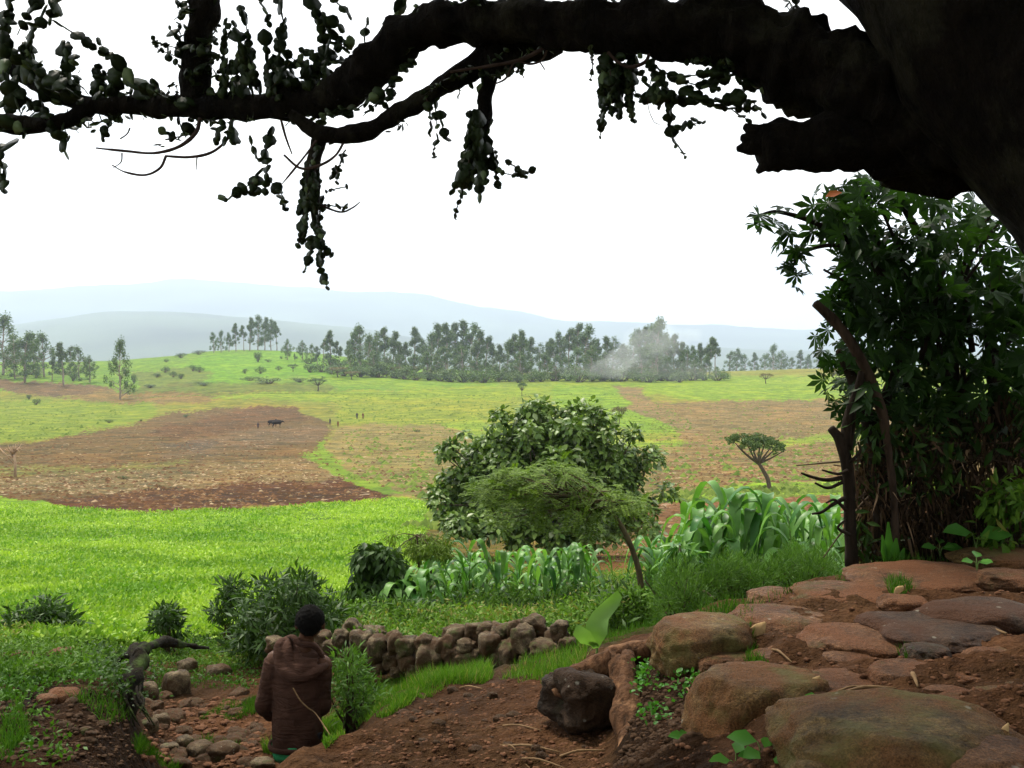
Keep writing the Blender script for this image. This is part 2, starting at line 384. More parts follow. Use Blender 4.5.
plot([(-900, 345), (150, 345), (300, 345), (480, 360), (500, 386), (300, 392), (-900, 390)], (0.12, 0.223, 0.034))
plot([(120, 388), (210, 352), (300, 352), (430, 372), (430, 378), (300, 376), (230, 386)], (0.12, 0.251, 0.026))
plot([(-900, 378), (0, 380), (60, 382), (112, 388), (110, 393), (55, 398), (0, 390), (-900, 388)], (0.15, 0.09, 0.043), 1)
plot([(60, 400), (110, 391), (160, 392), (240, 395), (200, 402), (110, 404)], (0.194, 0.125, 0.043), .6)
plot([(130, 372), (190, 366), (215, 372), (190, 386), (140, 388)], (0.12, 0.121, 0.053), .4, .6)
plot([(-900, 402), (40, 400), (110, 404), (155, 400), (150, 415), (80, 436), (0, 443), (-900, 446)], (0.156, 0.219, 0.038))
plot([(200, 396), (640, 382), (700, 386), (700, 395), (330, 402), (250, 400)], (0.17, 0.246, 0.034))
plot([(250, 380), (420, 372), (700, 376), (850, 376), (850, 384), (600, 384), (420, 388), (250, 386)], (0.156, 0.251, 0.038), 0, .7)
plot([(-900, 452), (0, 446), (70, 437), (120, 425), (170, 412), (230, 406), (290, 407), (312, 417), (335, 424), (322, 445), (310, 462), (370, 492), (300, 500), (130, 509), (60, 505), (0, 497), (-900, 494)], (0.145, 0.088, 0.036), 1)
plot([(170, 425), (250, 406), (300, 408), (305, 420), (240, 432), (150, 440)], (0.13, 0.066, 0.027), 1)
plot([(160, 445), (230, 432), (330, 424), (325, 440), (220, 452), (160, 458)], (.17, .105, .062), 1, .6)
plot([(165, 446), (190, 438), (215, 442), (200, 452)], (.10, .07, .05), 1, .6)
plot([(-900, 470), (120, 466), (190, 458), (190, 462), (120, 471), (0, 477), (-900, 478)], (0.185, 0.172, 0.046), .6, .7)
plot([(-900, 480), (0, 478), (130, 470), (250, 460), (320, 456), (350, 478), (240, 484), (100, 492), (-900, 492)], (0.20, 0.135, 0.06), 1, .8)
plot([(-900, 492), (60, 500), (130, 490), (250, 483), (345, 480), (392, 496), (330, 503), (130, 512), (50, 505), (-900, 497)], (0.085, 0.036, 0.016), 1)
plot([(335, 428), (420, 420), (640, 432), (690, 440), (690, 500), (425, 500), (392, 496), (350, 478), (322, 460)], (0.229, 0.172, 0.062), .9)
plot([(300, 456), (322, 440), (345, 470), (410, 494), (385, 494), (340, 478)], (0.129, 0.223, 0.034))
plot([(340, 400), (620, 398), (690, 430), (640, 442), (430, 424), (340, 424)], (0.184, 0.233, 0.041), .2)
plot([(440, 424), (480, 420), (620, 440), (690, 440), (690, 446), (500, 450)], (0.175, 0.26, 0.041))
plot([(560, 388), (622, 388), (640, 405), (690, 425), (690, 436), (600, 424), (560, 408)], (0.156, 0.26, 0.034))
plot([(640, 380), (850, 375), (1500, 375), (1500, 404), (850, 402), (740, 404), (650, 395)], (0.166, 0.26, 0.038))
plot([(640, 404), (740, 401), (860, 400), (1500, 400), (1500, 500), (840, 482), (700, 489), (640, 492), (665, 462), (690, 440)], (0.215, 0.142, 0.06), 1)
plot([(735, 443), (860, 432), (1500, 432), (1500, 442), (860, 440), (750, 449)], (0.175, 0.242, 0.045), .3)
plot([(612, 386), (640, 386), (650, 402), (700, 424), (715, 436), (700, 440), (630, 408)], (0.22, 0.145, 0.065), .8)
plot([(655, 500), (700, 490), (780, 484), (860, 479), (1500, 470), (1500, 482), (860, 494), (700, 503), (655, 506)], (0.175, 0.307, 0.034))
plot([(560, 508), (655, 504), (700, 502), (860, 494), (1500, 482), (1500, 540), (860, 545), (700, 560), (430, 600), (400, 580), (420, 545), (436, 520), (450, 505)], (0.194, 0.09, 0.043), 1)
plot([(120, 386), (200, 382), (330, 385), (335, 391), (200, 394), (120, 393)], (.11, .095, .045), .3, .55)
plot([(400, 580), (418, 545), (436, 520), (430, 503), (470, 500), (560, 505), (590, 560), (500, 590)], (.15, .12, .045), .5)
plot(LUSH, (.16, .30, .035))
sm2 = (SO > .5)[:, None]; C = np.where(sm2, C*[.88, 1.0, 1.02], C*[1.0, .97, .72])
# near ground: red-brown earth, darker on the cut bank and below the lip
nr = 1-sstep(10.8, 13., r)
g1 = fbm(x*1.3, y*1.3, o=5, seed=61)[:, None]
soilc = np.array((.088, .043, .022))*(1+.35*g1)
veg = sstep(.05, .35, fbm(x*.9, y*.9, o=4, seed=71))[:, None]
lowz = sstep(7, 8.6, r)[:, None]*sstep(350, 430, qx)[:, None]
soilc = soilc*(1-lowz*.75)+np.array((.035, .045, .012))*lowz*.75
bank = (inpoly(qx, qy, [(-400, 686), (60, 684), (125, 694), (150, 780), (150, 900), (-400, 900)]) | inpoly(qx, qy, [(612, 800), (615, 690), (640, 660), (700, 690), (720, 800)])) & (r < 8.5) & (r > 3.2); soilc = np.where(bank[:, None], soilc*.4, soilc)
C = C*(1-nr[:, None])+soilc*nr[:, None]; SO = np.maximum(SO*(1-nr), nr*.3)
mt = sstep(1000, 2500, r)[:, None]; C = C*(1-mt)+np.array((.07, .1, .06))*(1+.9*fbm(x/500, y/500, o=5, seed=77)[:, None])*mt

m, nt, out = nm('field_ground')
ca = nd(nt, 'Attribute', attribute_name='land').outputs['Color']; so = nd(nt, 'Attribute', attribute_name='soil').outputs['Fac']
geo = nd(nt, 'NewGeometry').outputs['Position']
na = noise(nt, .7, 5, .65, geo); nb = noise(nt, 5, 5, .7, geo); nc = noise(nt, .06, 5, .6, geo, .6); ng = noise(nt, 30, 5, .7, geo)
c = mixc(nt, ramp(nt, na, .34, .66), mixc(nt, 1., ca, (.62, .62, .6), 'MULTIPLY'), mixc(nt, 1., ca, (1.3, 1.28, 1.25), 'MULTIPLY'))
c = mixc(nt, ramp(nt, ng, .35, .65), mixc(nt, 1., c, (.7, .7, .7), 'MULTIPLY'), mixc(nt, 1., c, (1.2, 1.2, 1.2), 'MULTIPLY'))
c = mixc(nt, ramp(nt, nb, .35, .65, .0, 1), mixc(nt, 1., c, (.68, .66, .66), 'MULTIPLY'), c)
c = mixc(nt, ramp(nt, nc, .45, .62, 0, .45), c, mixc(nt, 1., ca, (1.35, 1.02, .8), 'MULTIPLY'))
nd_ = noise(nt, .22, 6, .7, geo, .5); c = mixc(nt, ramp(nt, nd_, .38, .6, 0, 1), mixc(nt, 1., c, (.5, .58, .5), 'MULTIPLY'), mixc(nt, 1., c, (1.12, 1.1, 1.05), 'MULTIPLY'))
# pale stubble and stones on ploughed soil
vo = nd(nt, 'TexVoronoi'); vo.inputs['Scale'].default_value = .9; nt.links.new(geo, vo.inputs['Vector'])
sp = mul(nt, ramp(nt, vo.outputs['Distance'], .16, .3, 1, 0), mul(nt, ramp(nt, so, .35, .6), ramp(nt, na, .5, .6)))
c = mixc(nt, mul(nt, sp, .8), c, (.42, .34, .24))
# furrows
wv = nd(nt, 'TexWave', bands_direction='DIAGONAL'); wv.inputs['Scale'].default_value = .32; wv.inputs['Distortion'].default_value = 5; wv.inputs['Detail'].default_value = 3; nt.links.new(geo, wv.inputs['Vector'])
c = mixc(nt, mul(nt, so, ramp(nt, wv.outputs['Fac'], .35, .75, .35, 0)), c, mixc(nt, 1., c, (.5, .48, .46), 'MULTIPLY'))
b = nd(nt, 'BsdfPrincipled'); nt.links.new(c, b.inputs['Base Color']); b.inputs['Specular IOR Level'].default_value = .03
nt.links.new(ramp(nt, na, .35, .6, .65, .95), b.inputs['Roughness'])
h = add_(nt, add_(nt, mul(nt, nb, .12), mul(nt, ng, .03)), mul(nt, na, .3)); nt.links.new(bump(nt, h, 1., 1.), b.inputs['Normal'])
nt.links.new(b.outputs[0], out.inputs[0])
ground = mb.build('ground', m); ground['kind'] = 'structure'
at = ground.data.attributes.new('land', 'FLOAT_COLOR', 'POINT'); at.data.foreach_set('color', np.hstack([np.clip(C, 0, 1), np.ones((len(C), 1))]).astype(np.float32).ravel())
at = ground.data.attributes.new('soil', 'FLOAT', 'POINT'); at.data.foreach_set('value', SO.astype(np.float32))
del GX, GY, GZ, PH, LR, I

# ------------------------------------------------------------------ sky, sun, air
w = bpy.data.worlds.new('World'); SC.world = w; w.use_nodes = True; nt = w.node_tree; nt.nodes.clear()
SUN_EL, SUN_AZ = math.radians(58), math.radians(-35)       # high, ahead and a little to one side, behind cloud
sky = nd(nt, 'TexSky', sky_type='NISHITA', sun_disc=False); sky.sun_elevation = SUN_EL; sky.sun_rotation = SUN_AZ
b1 = nd(nt, 'Background'); b1.inputs[1].default_value = .1; nt.links.new(sky.outputs[0], b1.inputs[0])
tc = nd(nt, 'TexCoord').outputs['Generated']; mp = nd(nt, 'Mapping'); mp.inputs['Scale'].default_value = (1, 1, 4); nt.links.new(tc, mp.inputs[0])
cn = noise(nt, 2.2, 6, .6, mp.outputs[0], .4)
b2 = nd(nt, 'Background'); b2.inputs[1].default_value = 1.; nt.links.new(mixc(nt, ramp(nt, cn, .3, .7), (.86, .88, .9), (1, .985, .95)), b2.inputs[0])
mx = nd(nt, 'MixShader'); nt.links.new(ramp(nt, cn, .3, .6, .82, 1), mx.inputs[0]); nt.links.new(b1.outputs[0], mx.inputs[1]); nt.links.new(b2.outputs[0], mx.inputs[2])
wo = nd(nt, 'OutputWorld'); nt.links.new(mx.outputs[0], wo.inputs[0])
sl = bpy.data.lights.new('sun', 'SUN'); sl.energy = 2.6; sl.angle = math.radians(12); sl.color = (1, .93, .82)
so_ = bpy.data.objects.new('sun', sl); COL.objects.link(so_)
sd = Vector((math.cos(SUN_EL)*math.sin(SUN_AZ), math.cos(SUN_EL)*math.cos(SUN_AZ), math.sin(SUN_EL)))
so_.rotation_euler = (-sd).to_track_quat('-Z', 'Y').to_euler(); so_.location = (0, 0, 30)

def box(name, lo, hi, mat):
    mbx = MB(); v = [(x, y, z) for x in (lo[0], hi[0]) for y in (lo[1], hi[1]) for z in (lo[2], hi[2])]
    mbx.add(v, {4: [(0, 1, 3, 2), (4, 6, 7, 5), (0, 4, 5, 1), (2, 3, 7, 6), (0, 2, 6, 4), (1, 5, 7, 3)]}); return mbx.build(name, mat, smooth=False)
def volmat(name, col, dens):
    m, nt, out = nm(name); v = nd(nt, 'VolumePrincipled'); v.inputs['Color'].default_value = c4(col); v.inputs['Density'].default_value = dens; v.inputs['Anisotropy'].default_value = .3
    nt.links.new(v.outputs[0], out.inputs['Volume']); return m
HAZE = 1.6e-4
zs = ground.data.vertices; co = np.zeros(len(zs)*3, np.float32); zs.foreach_get('co', co); co = co.reshape(-1, 3)
hz = box('haze', (-15500, -15500, float(co[:, 2].min())-1), (15500, 15500, float(co[:, 2].max())+30), volmat('haze_air', (.60, .70, .84), HAZE)); hz['kind'] = 'stuff'

vs = SC.view_settings; vs.view_transform = 'Standard'; vs.look = 'None'; vs.gamma = 1; vs.exposure = 1.22
SC.render.engine = 'CYCLES'; cy = SC.cycles; cy.max_bounces = 6; cy.diffuse_bounces = 3; cy.glossy_bounces = 2; cy.transmission_bounces = 3; cy.transparent_max_bounces = 6; cy.volume_bounces = 1
cy.use_denoising = True; cy.sample_clamp_indirect = 4
# ------------------------------------------------------------------ far and middle vegetation
BARK_PALE = barkmat('eucalyptus_bark', (.17, .13, .1), (.3, .25, .2), 4, .5, .05)
BARK_DARK = barkmat('rough_bark', (.05, .038, .028), (.12, .09, .065), 14, .7, .03)
L_EUC = leafmat('eucalyptus_leaves', (.045, .09, .015), (.12, .19, .04), .5, .2, .3, scale=.15)
L_EUC2 = leafmat('pale_eucalyptus_leaves', (.055, .095, .025), (.125, .18, .055), .5, .2, .3, scale=.15)  # slightly paler leaf green, alternated between the tree models
L_BUSH = leafmat('dark_bush_leaves', (.03, .06, .015), (.08, .13, .03), .5, .2, .3, scale=.3)
L_ACF = leafmat('dry_acacia_leaves', (.13, .10, .05), (.2, .17, .08), .6, .2, .2, scale=.3)
L_ACG = leafmat('green_acacia_leaves', (.05, .085, .022), (.1, .15, .04), .5, .25, .3, scale=1)

def clumps(mb_, cen, rad, n, L, W=None, flat=1., droop=0., inner=.55, tpl=DIA, updown=.5, rndf=None):
    """leaves over the shells of several clumps"""
    cen = np.asarray(cen, float); rad = np.asarray(rad, float); wgt = rad**2/np.sum(rad**2)
    k = R_.choice(len(cen), n, p=wgt); dd = rdir(n); rr = rad[k]*(inner+(1-inner)*R_.rand(n)**.6)
    q = cen[k]+dd*rr[:, None]*np.array([1, 1, flat])
    A = norm(dd*.7+rdir(n)*.8+np.array([0, 0, -droop])); N = norm(UP*updown+dd*.8+rdir(n)*.5)
    LL = L*(.6+.8*R_.rand(n)); mb_.scatter(tpl, q, A, N, LL, None if W is None else LL*W/L)
def gum(seed, h, kind):
    """a tall thin eucalyptus: bare stem, ragged clumps"""
    rs = np.random.RandomState(seed); t = thing('eucalyptus_tree', 'tall ragged eucalyptus tree', 'tree', (0, 0, 0))
    b = MB(); lean = rs.randn(2)*.03*h; n = 7; zz_ = np.linspace(-.04, .97, n)*h
    pts = np.stack([lean[0]*(zz_/h)**2+rs.randn(n)*.008*h, lean[1]*(zz_/h)**2+rs.randn(n)*.008*h, zz_], 1)
    b.tube(pts, np.linspace(.018, .003, n)*h, 6)
    cen = []; rad = []
    base = {0: .3, 1: .15, 2: .5, 3: .1}[kind]; m_ = {0: 26, 1: 36, 2: 17, 3: 42}[kind]; wd = {0: .13, 1: .2, 2: .15, 3: .26}[kind]
    for i in range(m_):
        f = base+(1-base)*rs.rand()**.8; a = rs.rand()*6.28; taper = math.sin(min(1, (1.06-f)/(1.06-base)*1.3)*math.pi/2)
        ro = wd*h*taper*(.35+.75*rs.rand()); c = np.array([lean[0]*f*f+ro*math.cos(a), lean[1]*f*f+ro*math.sin(a), f*h])
        cen.append(c); rad.append(h*(.024+.034*rs.rand())*(1.2 if kind in (1, 3) else 1))
        s0 = np.array([lean[0]*(f-.12)**2, lean[1]*(f-.12)**2, (f-.12)*h]); b.tube([s0, (s0+c)/2+[0, 0, -.01*h], c], [.006*h, .004*h, .002*h], 4, cap=False)
    cen.append([lean[0], lean[1], h*.96]); rad.append(h*.045)
    b.build('trunk', BARK_PALE, t)
    c_ = MB(); clumps(c_, cen, rad, 3000, .03*h, .016*h, 1.45, .7, 0); c_.build('crown', L_EUC if seed % 2 else L_EUC2, t)
    return t
def flatac(seed, h, w_, lm, t=None, n=1100):
    rs = np.random.RandomState(seed); t = t or thing('acacia_tree', 'flat topped acacia', 'tree', (0, 0, 0))
    b = MB(); fork = np.array([rs.randn()*.03*h, 0, .4*h]); b.tube([(0, 0, -.05*h), fork*.5+[.02*h, 0, 0], fork], [.045*h, .035*h, .03*h], 6)
    cen = []; rad = []
    for i in range(16):
        a = i*2.4; ro = w_*.5*math.sqrt((i+.3)/16)*.85; c = np.array([ro*math.cos(a), ro*math.sin(a), h*(.86-.1*(ro/w_*2)**2+.05*rs.randn())])
        cen.append(c); rad.append(.1*w_*(1+.4*rs.rand()))
        b.tube([fork, (fork+c)/2+[0, 0, -.06*h], c], [.02*h, .014*h, .006*h], 4, cap=False)
    b.build('trunk', BARK_DARK, t); c_ = MB(); clumps(c_, cen, rad, n, .05*h, .035*h, .45, .0, .1); c_.build('crown', lm, t); return t
def bush(seed, h, w_, lm, name='bush', n=900, t=None, lf=.06, tpl=DIA, asp=.6):
    rs = np.random.RandomState(seed); t = t or thing(name, 'round dark bush', 'bush', (0, 0, 0))
    b = MB(); cen = []; rad = []
    for i in range(12):
        a = rs.rand()*6.28; ro = w_*.34*rs.rand()**.5; c = np.array([ro*math.cos(a), ro*math.sin(a), h*(.25+.55*rs.rand()*(1-.5*ro/(w_*.34)))]); cen.append(c); rad.append(w_*(.12+.08*rs.rand()))
        b.tube([(0, 0, -.05*h), c*.5, c], [.03*h, .02*h, .008*h], 4, cap=False)
    b.build('stems', BARK_DARK, t); c_ = MB(); clumps(c_, cen, rad, n, lf*h, lf*h*asp, h/w_, .1, .3, tpl); c_.build('foliage', lm, t); return t
def put(proto, hgt0, px, py, hpx, label, group=None, first=False, d0=60, wide=1., dd=None):
    q = hit(px, py, d0)[0] if dd is None else P(px, py, dd)
    if dd is not None: q[2] = float(gz(q[0], q[1]))
    s_ = hpx*q[1]/F/hgt0; rz = R_.rand()*6.28; sc_ = (s_*wide, s_*wide, s_)
    q[2] -= .02*hpx*q[1]/F
    if first:
        proto.location = [float(c) for c in q]; proto.rotation_euler = (0, 0, rz); proto.scale = sc_; proto['label'] = label
        if group: proto['group'] = group
        return proto
    return dup(proto, q, rz, sc_, label, group)
gums = [gum(100+i, 20., i % 4) for i in range(8)]; used = [False]*8
def gumput(k, px, py, hpx, label, group=None, wide=1., dd=None):
    o = put(gums[k], 20., px, py, hpx, label, group, not used[k], wide=wide, dd=dd); used[k] = True; return o
bup = [bush(31, 4., 5.5, L_EUC2, n=1300), bush(32, 4., 6.5, L_EUC, n=1300)]
G1 = 'eucalyptus trees in the grove at the edge of the plain'
for i, (px, top, k) in enumerate([(-14, 318, 1), (3, 309, 3), (14, 325, 7), (24, 319, 1), (34, 330, 5), (44, 326, 3), (52, 345, 0), (63, 327, 0), (70, 342, 1), (79, 338, 3), (90, 342, 7)]):
    b_y = 368; o = gumput(k, px, b_y, b_y-top+2, 'dark eucalyptus in the dense grove beside the lone tree', G1, 1.25, dd=470+13*((i*5) % 7))
gumput(3, 120, 399, 61, 'lone leafy eucalyptus standing on the open meadow before the groves', None, .8)
G2 = 'eucalyptus trees on the crest of the green hill'
for i, (px, top, k) in enumerate([(214, 336, 1), (221, 335, 3), (229, 338, 5), (236, 329, 0), (244, 332, 2), (250, 324, 0), (258, 322, 1), (265, 324, 0), (271, 326, 5), (277, 328, 2)]):
    gumput(k, px, 355, 357-top, 'slender eucalyptus in the small group on the green hilltop', G2, 1.05, dd=690+9*i)
G3 = 'eucalyptus trees in the long belt across the plain'
rs = np.random.RandomState(5)
tops = np.array([[286, 348], [300, 346], [310, 345], [322, 334], [338, 330], [345, 345], [357, 333], [375, 327], [395, 332], [412, 331], [430, 333], [452, 323], [466, 324], [480, 332], [492, 346], [505, 336], [517, 325], [530, 338], [545, 336], [560, 334], [576, 326], [590, 325], [604, 334], [620, 340], [636, 332], [655, 315], [668, 336], [682, 336], [697, 342], [712, 334], [722, 352]])
px = 288.
while px < 722:
    top = np.interp(px, tops[:, 0], tops[:, 1])+rs.rand()**2*16-4; k = rs.randint(8)
    gumput(k, px, 372, 375-top if px > 345 else 366-top, 'eucalyptus in the long grey green belt across the plain', G3, 1.2, dd=560+rs.rand()*70)
    px += 5.5+rs.rand()*3.5
px = 350.
while px < 720:
    top = np.interp(px, tops[:, 0], tops[:, 1])+13+rs.rand()*10; k = (1, 3, 5, 7)[rs.randint(4)]
    gumput(k, px, 374, 376-top, 'low bushy tree along the front of the belt', 'bushy trees along the front of the long belt', 1.5, dd=520+rs.rand()*25)
    px += 9+rs.rand()*7
gumput(1, 655, 376, 61, 'tallest eucalyptus of the long belt rising out of the smoke', None, 1.1, dd=560)
gumput(0, 519, 374, 50, 'slim dark eucalyptus standing proud near the middle of the long belt', None, 1.1, dd=545)
G4 = 'pale hazy trees beyond the end of the belt'
for i, (px, top, k) in enumerate([(729, 350, 1), (737, 347, 5), (745, 352, 3), (754, 350, 0), (765, 351, 3), (773, 344, 3), (781, 349, 7), (792, 356, 1), (801, 348, 0), (808, 352, 5), (818, 351, 1), (826, 350, 0), (838, 350, 3), (850, 352, 1), (1012, 345, 3), (1000, 350, 1)]):
    gumput(k, px, 371, 373-top, 'pale hazy tree far off past the end of the belt', G4, 1.3, dd=930+20*(i % 5))
for i in range(34):
    px = 332+i*11.6+rs.rand()*5; put(bup[i % 2], 4., px, 375.5, 12+rs.rand()*9, 'dense low bush under the trees of the belt', 'bushes under the long belt', i < 2, 450, 1.3, dd=505+rs.rand()*30)
# flat acacias and bushes on the plain
ad = flatac(11, 6., 8., L_ACF); ag = flatac(12, 6., 7., L_ACG); bp = [bush(21, 4., 5.5, L_BUSH), bush(22, 4., 6.5, L_BUSH)]
fst = [True]*4
G5 = 'dry flat topped acacias in front of the belt'
for i, (px, py, h, wd) in enumerate([(476, 377, 13, 1), (490, 376, 11, 1.4), (338, 377, 11, 1.5), (352, 379, 9, 1.6), (395, 378, 12, 1.1), (416, 376, 11, 1.2), (425, 379, 8, 1.5), (571, 380, 12, 1.3), (584, 378, 11, 1.4), (607, 379, 12, 1.1), (618, 380, 11, 1.3), (638, 379, 13, 1.2), (650, 378, 13, 1.4), (662, 379, 11, 1.5), (680, 379, 12, 1.5), (697, 380, 12, 1.3), (552, 381, 9, 1.4)]):
    put(ad, 6., px, py, h, 'dry brown flat topped acacia in front of the belt', G5, fst[0], 400, wd); fst[0] = False
put(ad, 6., 766, 383, 11, 'small dry acacia with a pinkish crown on the green beyond the brown field', None, False, 300, 1.1)
put(ag, 6., 522, 396, 15, 'small dark round headed tree alone on the meadow above the big bush', None, True, 200, .62)
put(ad, 6., 619, 426, 22, 'thin flat topped acacia standing alone by the dirt track', None, False, 130, .62)
put(ag, 6., 318, 391, 14, 'flat green acacia at the near foot of the hill', None, False, 200, 1.3)
put(ag, 6., 293, 371, 8, 'tiny flat acacia halfway up the green hill', None, False, 300, 1.3)
G6 = 'small trees and bushes dotted over the hill'
for i, (px, py, h, wd) in enumerate([(181, 358, 7, 1.6), (165, 372, 9, .9), (157, 377, 6, 1.6), (173, 377, 9, .7), (193, 371, 9, .8), (200, 372, 9, .9), (181, 379, 8, .9), (166, 362, 5, 1), (245, 373, 7, 1), (260, 373, 11, .9), (258, 362, 14, .8), (279, 370, 6, 1), (268, 362, 4, 1.6), (308, 364, 8, 1.5), (331, 368, 17, 1.3), (322, 372, 13, 1.6), (310, 372, 12, 1.0), (343, 371, 17, 1.2), (36, 378, 10, 1), (73, 381, 14, .7), (134, 384, 14, .5), (270, 384, 9, 3.0), (250, 380, 6, 3), (300, 382, 7, 2.4), (150, 388, 5, 3), (205, 386, 6, 3), (199, 349+6, 6, 2)]):
    put(bp[i % 2], 4., px, py, h, 'small bush or tree on the grassy hill slope', G6, fst[1+i % 2], 200, wd); fst[1+i % 2] = False
for i, (px, py, h, wd, lb) in enumerate([(29, 399, 7, 1, 'upper one of two scrubby bushes low on the meadow by the frame edge'), (36, 405, 9, .9, 'lower one of two scrubby bushes low on the meadow by the frame edge'), (109, 423, 5, 1.5, 'small dark bush on the meadow above the ploughed field'), (123, 476+3, 5, 1.6, 'small green tuft alone on the stubble strip'), (186, 417, 4, 2, 'low weed clump at the top edge of the ploughed field'), (417, 433, 4, 1.2, 'tiny dark weed on the stony ground beside the big bush'), (141, 421, 3, 1.2, 'tiny weed on the meadow next to the ploughed field')]):
    put(bp[i % 2], 4., px, py, h, lb, None, False, 60, wd)
# pruned pale tree by the left edge
q = hit(15, 477, 60)[0]; t = thing('pollarded_tree', 'pale bare pruned tree on the stubble with a leaning pole', 'tree', q); s_ = q[1]/F
b = MB(); W3 = lambda dx, dz, dy=0: q+np.array([dx*s_, dy*s_, dz*s_])
b.tube([W3(0, -1), W3(.5, 12), W3(-.5, 22)], [1.6*s_, 1.3*s_, 1.2*s_], 7, .2)
for i in range(22):
    a = i*.29-3.1; L_ = 7+5*random.random(); b.tube([W3(-.5, 18+i*.4), W3(-.5+L_*.5*math.sin(a), 22+i*.2+L_*.3, 3*math.cos(i)), W3(-.5+L_*.8*math.sin(a), 22+L_*.9*abs(math.cos(a))+3, 5*math.cos(i))], [.7*s_, .5*s_, .2*s_], 4)
b.build('trunk', plain('pale_wood', (.3, .21, .13), .9, 2), t)
b = MB(); b.tube([W3(-16, 30), W3(-1, 14)], [.6*s_, .5*s_], 6); tag(b.build('wooden_pole', bpy.data.materials['pale_wood']), 'pale pole leaning against the pruned tree on the stubble', 'pole')

# the umbrella acacia
q = hit(769, 490, 30)[0]; s_ = q[1]/F
t = thing('umbrella_acacia', 'green umbrella acacia with leaning forked trunk behind the tall maize', 'tree', q)
def Wl(px, py, dy=0): return q+np.array([(px-769)*s_, dy*s_, (490-py)*s_])
b = MB(); b.tube([Wl(770, 493), Wl(768, 480), Wl(763, 470), Wl(758, 462)], [2.6*s_, 2.1*s_, 1.9*s_, 1.7*s_], 8, .15, sub=3)
for ex, ey, dy in ((738, 446, 8), (745, 443, -8), (752, 440, 6), (757, 438, -12), (763, 440, 12), (771, 443, -5), (779, 446, 6), (732, 440, -4), (767, 437, 3), (784, 449, -3)):
    b.tube([Wl(758, 463), Wl((ex+757)/2, (ey+461)/2+2, dy*.5), Wl(ex, ey, dy)], [1.4*s_, .9*s_, .35*s_], 5, .1, sub=3)
b.build('trunk', BARK_DARK, t)
c_ = MB(); rs = np.random.RandomState(3); cen = []; rad = []
for i in range(120):
    a = rs.rand()*6.28; ro = rs.rand()**.6; cx = 755+30*ro*math.cos(a); dy = 27*ro*math.sin(a); cyy = 435+10*(ro**2)*(1 if cx > 745 else .4)+rs.rand()*8-2+(cx-755)*.06
    cen.append(Wl(cx, cyy, dy)); rad.append(s_*(2+2*rs.rand()))
clumps(c_, cen, rad, 6500, 1.7*s_, 1.1*s_, .4, 0, .1); c_.build('crown', L_ACG, t)

# figures far off
SK = plain('skin_brown', (.07, .035, .02), .6); CL = [plain('cloth_dark', (.05, .045, .06), .9), plain('cloth_rust', (.16, .06, .04), .9)]
def capsule(mb_, p0, p1, r0, r1, n=8, flat=1, rnd=.5):
    p0 = np.asarray(p0, float); p1 = np.asarray(p1, float); ax = norm((p1-p0)[None])[0]; pts = []; rad = []
    for a in (-80, -55, -28, 0): a = math.radians(a); pts.append(p0+ax*r0*math.sin(a)); rad.append(r0*math.cos(a))
    for a in (0, 28, 55, 80): a = math.radians(a); pts.append(p1+ax*r1*math.sin(a)+ax*1e-4); rad.append(r1*math.cos(a))
    mb_.tube(pts, rad, n, flat=flat)
def remesh(o, vox, smooth=0):
    m_ = o.modifiers.new('skin', 'REMESH'); m_.mode = 'VOXEL'; m_.voxel_size = vox; m_.use_smooth_shade = True
    if smooth: k = o.modifiers.new('soft', 'SMOOTH'); k.iterations = smooth; k.factor = .5
def farman(mat_, arm=.25):
    t = thing('person', 'person', 'person', (0, 0, 0)); b = MB()
    for s_ in (-1, 1):
        capsule(b, (s_*.1, s_*.12, .06), (s_*.1, 0, .85), .06, .1); capsule(b, (s_*.2, 0, 1.35), (s_*(.2+arm), .1, .95), .06, .04); capsule(b, (s_*.1, s_*.12+.1, .04), (s_*.1, s_*.12, .05), .05, .05)
    capsule(b, (0, 0, .85), (0, 0, 1.32), .17, .19); capsule(b, (0, 0, 1.35), (0, 0, 1.5), .07, .07); capsule(b, (0, 0, 1.58), (0, .02, 1.64), .1, .1)
    o = b.build('body', SK, t); remesh(o, .03)
    b = MB(); capsule(b, (0, 0, .6), (0, 0, 1.34), .2, .215, 10); o = b.build('clothes', mat_, t); remesh(o, .04)
    return t
fm = [farman(CL[0]), farman(CL[1], .1)]
for i, (px, py, lb) in enumerate([(330, 424, 'tiny standing person in dark clothes closest to the ploughed field'), (338, 426, 'tiny person standing just beside the one nearest the ploughed field'), (357, 418, 'tiny person walking on the meadow, first of the farther pair'), (363, 418, 'tiny person walking on the meadow, second of the farther pair'), (258, 428, 'tiny farm worker behind the oxen on the ploughed field')]):
    h_ = 6.5; put(fm[i % 2], 1.72, px, py, h_, lb, None, i < 2, 60)
L_HIDE = plain('dark_hide', (.02, .016, .014), .8)
